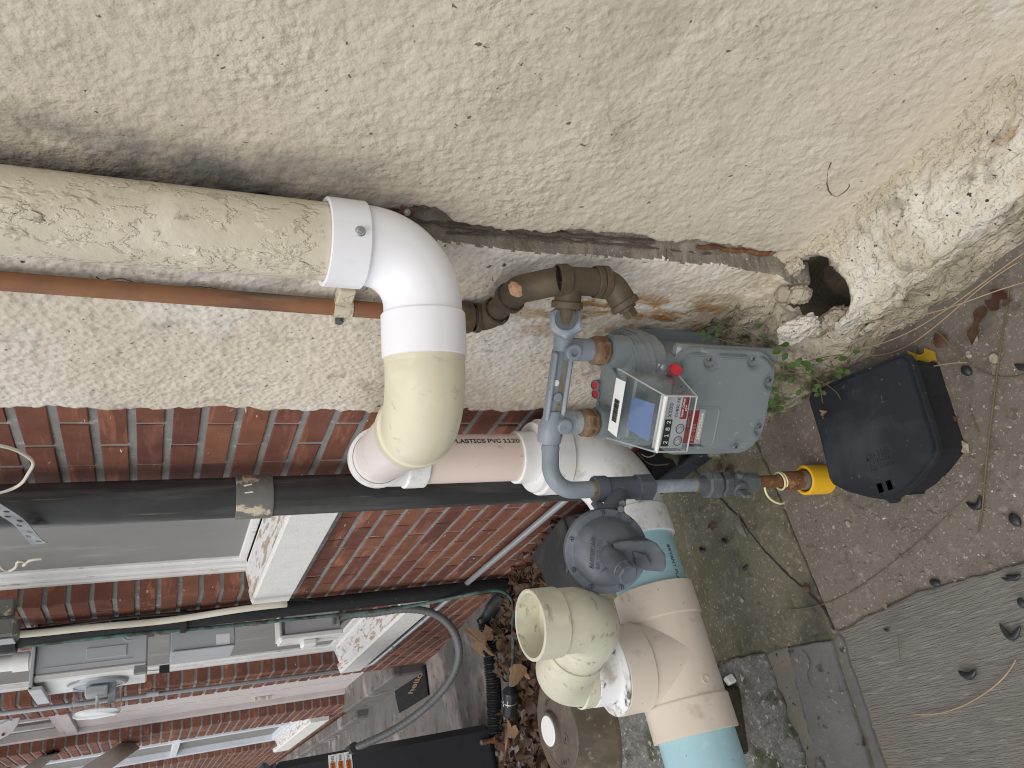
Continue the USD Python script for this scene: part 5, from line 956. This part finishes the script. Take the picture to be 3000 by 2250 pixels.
for i, (q0, q1) in enumerate([((392, 2178), (285, 2250)), ((150, 2208), (95, 2250))]):
    s0_, s1b = on_x(*q0, .795), on_x(*q1, .60); e = nrm(s1b - s0_); sidev = nrm(np.cross(e, V(0, 1, 0)))
    single('awning_arm', place(box((-.06, -.022, 0), (.06, .022, np.linalg.norm(s1b - s0_) + .25), .004), s0_, nrm(np.cross(V(0, 1, 0), e)) * 1.0, V(0, 1, 0) - e * e[1], e) , M['beige_board'], ['beige awning arm sloping out over the far bluish window', 'beige awning arm in the corner of the view, beyond the other arm'][i], 'awning arm', group='beige awning arms')
# ================================================================== doormat
mz0 = float(gz(5.6)) + .014
mpx = [(1151, 1984), (1244, 1948), (1255, 2036), (1170, 2088)]
mp = np.array([on_z(x, y, mz0 + .01) for x, y in mpx]); mp[:, 0] = np.minimum(mp[:, 0], .78)
mm = slab(Polygon(mp[:, :2]).segmentize(.02), .014, .003); mm.apply_translation([0, 0, mz0]); mm.vertices[:, :2] += .004 * (RNG.random((len(mm.vertices), 2)) - .5)
MT = thing('doormat', 'black coir doormat reading hello before the far door', 'doormat', [*mp.mean(0)[:2], mz0])
part(MT, 'mat', mm, M['coir'])
ta_, tb2 = on_z(1207, 2034, mz0 + .014), on_z(1240, 1972, mz0 + .014); e = nrm(tb2 - ta_); e[2] = 0; q = text_mesh('hello', .13, .002, True)
uu = nrm(on_z(1205, 1990, mz0 + .014) - on_z(1230, 1990, mz0 + .014)); uu[2] = 0; q.vertices[:, 0] *= np.linalg.norm(tb2 - ta_) / q.bounds[1][0]; uu = uu * .8
part(MT, 'lettering', place(q, V(ta_[0], ta_[1], mz0 + .0135) , e, uu, V(0, 0, 1)), M['coir_tan'], smooth=False)

# ================================================================== valve box with a cast lid
lz = .085; lc = on_z(1634, 2137, lz); lc = V(lc[0], lc[1], 0)
CO_ = thing('cleanout_cover', 'round brown cast cover with a white cap set in a domed ring beside the leaves', 'cleanout', [lc[0], lc[1], -.05])
part(CO_, 'ring', spin(V(lc[0], lc[1], lz - .004), V(0, 0, -1), [(.006, 0), (.0, .138), (-.003, .142), (-.002, .160), (.004, .172), (.04, .232), (.07, .262), (.085, .275), (.16, .285)], 72), M['ring_concrete'], smooth=50)
LD = part(CO_, 'lid', spin(V(lc[0], lc[1], lz - .010), V(0, 0, 1), [(0, .137), (.006, .1365), (.009, .134), (.009, .124), (.0075, .122), (.0075, .0)], 64), M['cast_iron'], smooth=35)
cc = on_z(1607, 2141, lz + .012)
part(CO_, 'cap_rim', spin(V(cc[0], cc[1], lz - .003), V(0, 0, 1), [(0, .066), (.012, .063), (.016, .060), (.016, .052), (.010, .050)], 40), M['cast_iron']); part(CO_, 'white_cap', spin(V(cc[0], cc[1], lz), V(0, 0, 1), [(0, .051), (.014, .051), (.016, .049), (.016, 0)], 40), M['white'])
hh = on_z(1655, 2166, lz); part(LD, 'pick_hole', [spin(V(hh[0], hh[1], lz - .0028), V(0, 0, 1), [(0, .020), (.0025, .0195), (.0025, .016), (0, .0155)], 20)], M['cast_iron']); part(LD, 'slot', spin(V(hh[0], hh[1], lz - .0028), V(0, 0, 1), [(0, .005), (.001, .005), (.001, 0)], 10), M['black'])
def arc_text(txt, c, r, a0, h, mt, parent, step):
    for i, t in enumerate(txt):
        if t == ' ': continue
        an = a0 - i * step; d = V(math.cos(an), math.sin(an), 0); part(parent, 'cast_letter', place(text_mesh(t, h, .003), c + d * r, nrm(np.cross(d, V(0, 0, 1))), d, V(0, 0, 1)), mt, smooth=False)
def ang(px, py): q = on_z(px, py, lz) - V(lc[0], lc[1], lz); return math.atan2(q[1], q[0])
arc_text('WATER', V(lc[0], lc[1], lz - .003), .100, ang(1600, 2062) + .12, .014, M['cast_iron'], LD, .17)
arc_text('EAST', V(lc[0], lc[1], lz - .003), .100, ang(1650, 2212) + .3, .014, M['cast_iron'], LD, .17)

# ================================================================== bait stations
BS = thing('bait_station', 'dark lidded bait station embossed Do Not Touch No Tocar on the near slab', 'bait station', [.45, .93, 0])
lidpx = [(2372, 1148), (2480, 1100), (2620, 1043), (2640, 1036), (2655, 1040), (2668, 1056), (2700, 1160), (2742, 1295), (2745, 1318), (2735, 1345), (2690, 1405), (2650, 1442), (2625, 1458), (2622, 1470), (2600, 1475), (2590, 1464), (2540, 1456), (2480, 1440), (2435, 1418), (2425, 1400), (2398, 1280), (2372, 1195), (2365, 1170)]
LZ = .098; lp = Polygon([on_z(x, y, LZ)[:2] for x, y in lidpx]).buffer(-.011).buffer(.011, quad_segs=6)
m = slab(lp.buffer(-.013), .085, .0); part(BS, 'body', m, M['black_matte'])
m = slab(lp.buffer(.001), .010, .002); m.apply_translation([0, 0, .083]); m2 = slab(lp.buffer(-.006), .006, .004); m2.apply_translation([0, 0, .0925]); LID = part(BS, 'lid', [m, m2], M['black_plastic'], smooth=40)
o = on_z(2543, 1248, LZ); part(LID, 'boss', spin(V(o[0], o[1], LZ - .0005), V(0, 0, 1), [(0, .012), (.0012, .0105), (.0012, .006), (.0002, .005), (.0002, .003), (.0016, .002), (.0016, 0)], 24), M['black_plastic'])
tdir = nrm(on_z(2602, 1322, LZ) - on_z(2540, 1347, LZ)); tup = np.cross(V(0, 0, 1), tdir)
for tx, px, py, h in (('Do Not', 2539, 1352, .0125), ('Touch', 2545, 1368, .0125), ('No Tocar', 2552, 1385, .0095)):
    q = text_mesh(tx, h, .0024, bold=True); o = on_z(px, py, LZ); part(LID, 'embossed_text', place(q, V(o[0], o[1], LZ - .0004), tdir, tup, V(0, 0, 1)), M['black_plastic'], smooth=False)
for px, py in ((2580, 1429), (2607, 1421)):
    o = on_z(px, py, LZ); part(LID, 'key_slot', place(box((-.006, -.009, 0), (.006, .009, .0008)), V(o[0], o[1], LZ - .0003), tdir, tup, V(0, 0, 1)), M['black']); part(LID, 'key_rim', place([box((-.008, -.0105, 0), (-.0062, .0105, .002)), box((.0062, -.0105, 0), (.0078, .0105, .002))], V(o[0], o[1], LZ - .0003), tdir, tup, V(0, 0, 1)), M['black_plastic'])
BS2 = thing('bait_station', 'black bait station against the bricks, half hidden behind the round regulator', 'bait station', [.62, 2.25, 0])
b2 = Polygon([on_z(x, y, .10)[:2] for x, y in [(1552, 1632), (1562, 1618), (1640, 1520), (1655, 1512), (1720, 1500), (1790, 1520), (1800, 1700), (1700, 1722), (1612, 1724), (1600, 1718), (1590, 1690), (1580, 1672)]]).buffer(-.006).buffer(.006)
m = slab(b2, .10, .008); part(BS2, 'body', m, M['charcoal'], smooth=40)
rg = [on_z(x, y, .10) for x, y in [(1650, 1520), (1668, 1575), (1665, 1620)]]
part(BS2, 'lid_ridge', [place(box((-.012, 0, 0), (.012, np.linalg.norm(rg[1] - rg[0]), .012), .004), V(rg[0][0], rg[0][1], .097), np.cross(nrm(rg[1] - rg[0]), V(0, 0, 1)), nrm(rg[1] - rg[0]), V(0, 0, 1)), place(box((-.012, 0, 0), (.012, .12, .012), .004), V(rg[1][0], rg[1][1], .097), np.cross(nrm(rg[2] - rg[1]), V(0, 0, 1)), nrm(rg[2] - rg[1]), V(0, 0, 1))], M['charcoal'])
o = on_z(1690, 1560, .10); part(BS2, 'lid_socket', spin(V(o[0], o[1], .098), V(0, 0, 1), [(0, .05), (.006, .05), (.006, .044), (.0, .042)], 24), M['charcoal'])
TY = thing('plastic_tray', 'black plastic tray with twigs in the corner behind the gas meter', 'tray', [.70, 1.62, 0])
ty = sbox(.655, 1.47, .775, 1.86); m = slab(ty.difference(ty.buffer(-.006)), .075, .0); part(TY, 'rim', m, M['black_plastic']); m = slab(ty.buffer(-.004), .02); part(TY, 'base', m, M['black_plastic'])

# ================================================================== leaves, twigs, pods, vine
def leaf(w, l, curl, seed, lobes=0, n=9):
    """A thin curled blade along +x with a midrib fold; lobes > 0 gives a maple-like edge."""
    g_ = np.random.default_rng(seed); t = np.linspace(0, 1, n)
    half = w / 2 * np.sin(np.pi * np.clip(t, 0, 1) ** .8) ** .8
    if lobes: half = half * (1 + .55 * np.sign(np.sin(t * math.pi * lobes + .4)) * np.abs(np.sin(t * math.pi * lobes + .4)) ** .7)
    z = curl * l * (np.sin(t * math.pi * (.7 + g_.random() * .6)) + .25 * g_.normal(size=n).cumsum() / n)
    tw = g_.normal(0, .5) * t
    v = []
    for k in range(n):
        up = curl * half[k] * (1.2 + g_.normal(0, .5)); dn_ = curl * half[k] * (1.2 + g_.normal(0, .5))
        v += [(t[k] * l, -half[k], z[k] + up - tw[k] * half[k]), (t[k] * l, 0, z[k]), (t[k] * l, half[k], z[k] + dn_ + tw[k] * half[k])]
    f = []
    for k in range(n - 1):
        a = 3 * k; f += [(a, a + 3, a + 4), (a, a + 4, a + 1), (a + 1, a + 4, a + 5), (a + 1, a + 5, a + 2)]
    return trimesh.Trimesh(np.array(v), f, process=False)
def lay(m, p, yaw, pitch=0., roll=0.):
    m = m.copy(); M_ = trimesh.transformations.euler_matrix(roll, pitch, yaw); M_[:3, 3] = p; m.apply_transform(M_); return m
g = np.random.default_rng(11)
bed = Polygon([(.79, 3.25), (.80, 2.36), (.58, 2.42), (.40, 2.62), (.28, 2.80), (.06, 2.70), (-.35, 2.72), (-.35, 3.7), (.10, 3.74), (.42, 3.5), (.66, 3.45)])
ring_ = Point(lc[0], lc[1]).buffer(.25)
piles, tans = [], []
while len(piles) < 780:
    x, y = g.uniform(-.35, .8), g.uniform(2.36, 3.74)
    if not bed.contains(Point(x, y)) or (ring_.contains(Point(x, y)) and g.random() > .05): continue
    l = g.uniform(.03, .085); m = lay(leaf(l * g.uniform(.45, .8), l, g.uniform(.1, .42), int(g.integers(1e6)), int(g.choice([0, 0, 5]))), (x, y, float(gz(y)) - .012 + g.uniform(0, .035)), g.uniform(0, 6.3), g.normal(0, .35), g.normal(0, .4))
    piles.append(m)
single('leaf_litter', piles, M['leaf_brown'], 'brown dry leaves heaped between the hose and the round cast cover', 'leaves', smooth=False, kind='stuff')
one = [((1445, 1845), .15, .13, 'leaf_tan', 'large tan dry leaf on the litter beside the black hose', 2.2, 5), ((1545, 1958), .13, .085, 'leaf_tan', 'flat tan leaf on the litter next to the open standpipe', 1.9, 0), ((1575, 2085), .06, .05, 'leaf_red', 'small rust red leaf touching the white litter by the cast cover', .6, 0),
       ((1550, 2075), .085, .04, 'leaf_grey', 'crumpled whitish leaf on the litter near the cast cover', 2.4, 0), ((1520, 2145), .10, .07, 'leaf_tan', 'curled tan leaf on the litter below the filter drier', 1.2, 5), ((1555, 1990), .05, .03, 'leaf_tan', 'narrow tan leaf by the flat tan leaf on the litter', .2, 0)]
for (px, py), l, w, mt, lab, yaw, lb in one:
    single('fallen_leaf', lay(leaf(w, l, .22, px, lb, 12), on_ground(px, py, .045), yaw, -.15, .1), M[mt], lab, 'leaf', smooth=40)
near = [((2940, 850), .042, .032, 'leaf_red', 'dark red leaf on the brown slab at the foot of the white ledge', 2.1, 3), ((2885, 895), .075, .028, 'leaf_brown', 'long brown torn leaf beside the dark red one', 2.4, 3), ((2740, 1085), .055, .05, 'leaf_red', 'wet maroon leaf under the straw next to the bait station', 1.3, 0), ((2738, 1030), .062, .045, 'leaf_yellow', 'bright yellow leaf behind the corner of the bait station', 1.9, 5), ((2775, 1012), .035, .03, 'leaf_brown', 'small brown leaf beside the yellow one', .4, 0), ((2680, 1010), .04, .026, 'leaf_grey', 'grey leaf between the ledge and the yellow leaf', 2.8, 0),
        ((2808, 1230), .028, .012, 'leaf_red', 'tiny curled orange leaf near the side of the bait station', .9, 0), ((2142, 1612), .075, .022, 'leaf_grey', 'long pale shredded leaf lying on the mossy slab', 3.2, 3), ((2165, 1500), .07, .018, 'leaf_grey', 'narrow grey leaf by the start of the slab crack', 3.0, 0), ((2095, 1545), .03, .018, 'leaf_brown', 'tiny dark brown leaf on the mossy slab', 1.0, 3), ((2130, 1340), .045, .02, 'leaf_brown', 'brown leaf scrap under the gas meter', .3, 3), ((2115, 1360), .04, .02, 'leaf_brown', 'shrivelled leaf scrap by the curled green one', 2.0, 3), ((2150, 1375), .035, .02, 'leaf_red', 'reddish leaf scrap beside the gas riser', 1.1, 3), ((2370, 1735), .022, .018, 'leaf_brown', 'ochre brown leaf bit stuck on the slab crack', .2, 0), ((2840, 820), .03, .02, 'leaf_grey', 'pale leaf scrap on the slab near the white ledge', .2, 0), ((2965, 875), .02, .012, 'leaf_brown', 'small brown leaf bit right of the dark red leaf', 1.7, 0)]
for (px, py), l, w, mt, lab, yaw, lb in near:
    single('fallen_leaf', lay(leaf(w, l, .16, px, lb, 10), on_ground(px, py, .006), yaw, 0, .05), M[mt], lab, 'leaf', smooth=40)
cg = on_ground(2085, 1350, .04); single('curled_leaf', lay(leaf(.055, .16, .45, 5, 0, 16), on_ground(1985, 1352, .035), -1.15, -.05, .5), M['leaf_olive'], 'curled olive green leaf lying under the gas meter', 'leaf', smooth=50)
# straws
for pts, rr_, mt, lab in [([(2380, 1062, .07), (2488, 1030, .05), (2600, 1000, .04), (2687, 960, .035), (2840, 858, .03), (3080, 690, .03)], .0013, 'straw', 'long straw running along the foot of the white ledge'),
        ([(2560, 1010, .03), (2680, 925, .05), (2700, 922, .05), (2850, 877, .04), (3060, 815, .03)], .0012, 'straw', 'pale straw crossing the dark red leaf'),
        ([(2540, 1040, .02), (2680, 1000, .03), (2800, 905, .03), (2980, 770, .02)], .0012, 'straw', 'second long straw just below the ledge foot'),
        ([(2956, 840, .008), (2945, 930, .006), (2931, 1021, .008), (2913, 1157, .005), (2886, 1392, .008), (2877, 1496, .004), (2866, 1560, .004)], .0016, 'stem', 'long brown stem lying straight across the brown slab'),
        ([(2885, 1392, .006), (2835, 1450, .012), (2782, 1504, .008), (2700, 1580, .005), (2606, 1656, .004), (2500, 1730, .004), (2420, 1767, .004), (2316, 1785, .004)], .0009, 'stem', 'thin bent twig reaching from the brown slab over the crack'),
        ([(2976, 1932, .003), (2940, 1985, .006), (2882, 2033, .006), (2778, 2083, .004), (2678, 2092, .003)], .0014, 'straw', 'bent straw lying on the broomed grey slab'), ([(2628, 1857, .003), (2634, 1900, .004), (2637, 1934, .003)], .0008, 'stem', 'short twig on the grey slab near the joint'),
        ([(2705, 1080, .02), (2760, 1068, .015), (2832, 1062, .012)], .0012, 'straw', 'short straw sticking out past the maroon leaf'), ([(2723, 960, .03), (2775, 1000, .02), (2827, 1057, .012), (2868, 1085, .008), (3040, 1078, .006)], .0012, 'stem', 'curved brown stem passing above the round black pod'), ([(2840, 1190, .004), (2852, 1230, .006), (2868, 1268, .003)], .001, 'stem', 'short brown twig right of the bait station'), ([(2910, 1330, .004), (2880, 1370, .006), (2870, 1392, .003)], .0008, 'stem', 'little twig touching the long brown stem'),
        ([(1880, 1330, .10), (1895, 1338, .10), (1920, 1330, .10)], .0022, 'straw', 'pale broken twig lying on the black tray'), ([(1870, 1325, .085), (1890, 1350, .10), (1925, 1362, .11), (1960, 1358, .10)], .002, 'stem', 'dark curved twig lying across the black tray')]:
    single('straw' if mt == 'straw' else 'twig', sweep(curve([on_ground(*p) for p in pts], 40), rr_, 6), M[mt], lab, 'straw' if mt == 'straw' else 'twig', smooth=True)
# black seed pods
def pod(c, l, r_, yaw, seed, bendk=.3):
    t = np.linspace(0, 1, 16); p = np.stack([(t - .5) * l, bendk * l * np.sin(t * math.pi), t * 0], 1)
    m = sweep(p, r_ * np.clip(np.sin(np.pi * np.clip(t * .97 + .02, 0, 1)) ** .55, .06, 1), 12); m.vertices[:, 2] *= .7
    return lay(m, c, yaw)
pods = [((2831, 1086), .028, .0125, .4, 'round black seed pod on the slab beyond the bait station', 0.), ((2997, 1062), .035, .008, 1.2, 'black pod at the edge of the view beyond the round one', .3), ((2850, 1462), .036, .009, 1.6, 'forked black pod left of the long brown stem', .5), ((2976, 1521), .030, .013, .2, 'fat black pod at the slab edge', .1), ((2739, 1705), .026, .0105, 1.0, 'round black pod on the joint of the brown and grey slabs', .1), ((2968, 1684), .030, .008, 1.3, 'thick black pod on the grey slab edge', .2), ((2951, 1690), .026, .005, 1.4, 'thin black pod beside a thicker one', .2),
        ((2958, 1830), .042, .009, 1.2, 'tangled black pod on the grey slab', .6), ((2832, 1963), .042, .010, 1.45, 'curved black pod alone on the broomed slab', .3), ((2182, 1662), .026, .007, 1.9, 'small black pod on the mossy slab', .1), ((2122, 1583), .024, .010, .6, 'dark pod beside the pale shredded leaf', .2), ((2057, 1605), .024, .008, .9, 'shrivelled dark pod near the blue pipe', .4), ((2597, 1843), .014, .005, 1.0, 'tiny black pod close to the slab joint', .2), ((2995, 1765), .022, .009, .2, 'black pod cut by the lower edge of the view', .1)]
for (px, py), l, r_, yaw, lab, bk_ in pods: single('seed_pod', pod(on_ground(px, py, r_ * .5), l * .85, r_ * .72, yaw, px, bk_), M['pod'], lab, 'seed pod', smooth=True)
wp_ = on_x(2725, 607, .775); single('seed_pod', pod(wp_ + V(-.012, 0, .012), .048, .0095, 1.9, 4, .35), M['pod'], 'curved black pod resting on the white ledge of the wall', 'seed pod', smooth=True)
# loose stones on the near slab
cr = []; sl = Polygon([node, h1b, gp(3000, 1650), gp(3040, 800), gp(2700, 985), gp(2440, 1160), gp(2330, 1500)]); x0_, y0_, x1_, y1_ = sl.bounds
ico = trimesh.creation.icosphere(1, 1.0)
while len(cr) < 900:
    x, y = g.uniform(x0_, x1_), g.uniform(y0_, y1_)
    if not sl.contains(Point(x, y)): continue
    r_ = .0011 + .0035 * g.random() ** 4; m = ico.copy(); m.vertices = m.vertices * (1 + .3 * g.normal(size=(len(m.vertices), 1))) * r_ * V(1.3, 1, .6); cr.append(lay(m, (x, y, r_ * .25), g.uniform(0, 6)))
single('grit', cr, M['pebble'], 'pale grit and small stones scattered on the brown slab', 'gravel', smooth=False, kind='stuff')
for (px, py), r_, lab in [((2822, 1310), .011, 'flat grey stone beside the dark side of the bait station'), ((2850, 985), .010, 'white crumb of plaster on the slab near the brown leaf'), ((2912, 1050), .009, 'pale flake of paint on the slab'), ((2838, 1040), .006, 'white crumb behind the round black pod'), ((2173, 1757), .006, 'white chip on the mossy slab'), ((2485, 1535), .006, 'ochre chip on the brown slab near the joint')]:
    single('plaster_crumb' if 'stone' not in lab else 'stone', rock(on_ground(px, py, r_ * .3), r_, px, (1.2, .9, .5)), M['rubble'], lab, 'stone' if 'stone' in lab else 'plaster crumb', smooth=True)
# vine growing at the foot of the wall
VN = thing('vine_plant', 'small green climbing plant growing from the ledge beside the gas meter', 'plant', on_x(2300, 1080, .62))
def vx(px, py, x): return on_x(px, py, x)
stems = [[(2262, 1060, .62), (2330, 1072, .612), (2400, 1080, .60), (2470, 1085, .585)], [(2270, 1075, .62), (2320, 1095, .60), (2380, 1100, .585), (2400, 1128, .56), (2412, 1180, .54)], [(2290, 1085, .61), (2340, 1120, .59), (2350, 1150, .58)], [(2275, 1100, .61), (2272, 1180, .585), (2262, 1200, .58)], [(2380, 1108, .58), (2440, 1140, .56), (2460, 1190, .55)], [(2330, 1072, .612), (2400, 1050, .62), (2470, 1040, .63)], [(2100, 990, .68), (2150, 1005, .665), (2185, 1010, .66)], [(2150, 1005, .665), (2165, 960, .675)]]
for st_ in stems: part(VN, 'stem', sweep(curve([vx(*p) for p in st_], 20), .0009, 6), M['stem'], smooth=True)
lv = [(2272, 1140, .60, .024), (2275, 1165, .585, .026), (2262, 1178, .58, .030), (2285, 1195, .575, .028), (2258, 1182, .585, .022), (2320, 1115, .59, .022), (2340, 1150, .58, .022), (2395, 1130, .555, .018), (2388, 1143, .552, .018), (2402, 1142, .552, .017), (2395, 1156, .548, .020), (2412, 1150, .548, .020), (2360, 1065, .605, .030), (2340, 1060, .61, .030), (2320, 1070, .61, .028), (2370, 1078, .60, .024), (2300, 1045, .62, .026), (2275, 1030, .63, .028), (2470, 1050, .60, .026), (2460, 1085, .588, .028), (2480, 1088, .585, .024), (2455, 1100, .58, .022), (2290, 1110, .60, .022), (2400, 1055, .615, .022), (2510, 1030, .612, .022), (2300, 1010, .64, .024), (2380, 1095, .59, .018), (2225, 955, .70, .020), (2235, 985, .69, .018),
      (2060, 975, .665, .016), (2075, 985, .66, .018), (2062, 995, .66, .015), (2108, 960, .672, .018), (2100, 980, .668, .016), (2085, 970, .67, .014), (2150, 1004, .66, .012), (2095, 1000, .665, .013)]
for i, (px, py, x, l) in enumerate(lv):
    l *= .72
    o = vx(px, py, x); to = nrm(EYE - o + V(.25 * g.normal(), .25 * g.normal(), .5 * g.random() + .35)); a_, b_, d_ = frame(to); an = g.uniform(0, 6.3); e = math.cos(an) * a_ + math.sin(an) * b_
    q_ = leaf(l * .62, l, .12, i, 0, 8); part(VN, 'leaf', place(q_, o - e * l * .5, e, np.cross(to, e), to), M['leaf_green'], smooth=50)
dy = vx(2418, 1205, .54); part(VN, 'withered_leaf', [lay(leaf(.012, .022, .35, 3), dy, 2.0, .7, .3), lay(leaf(.012, .022, .35, 4), dy, 1.2, .8, -.2)], M['leaf_tan'])
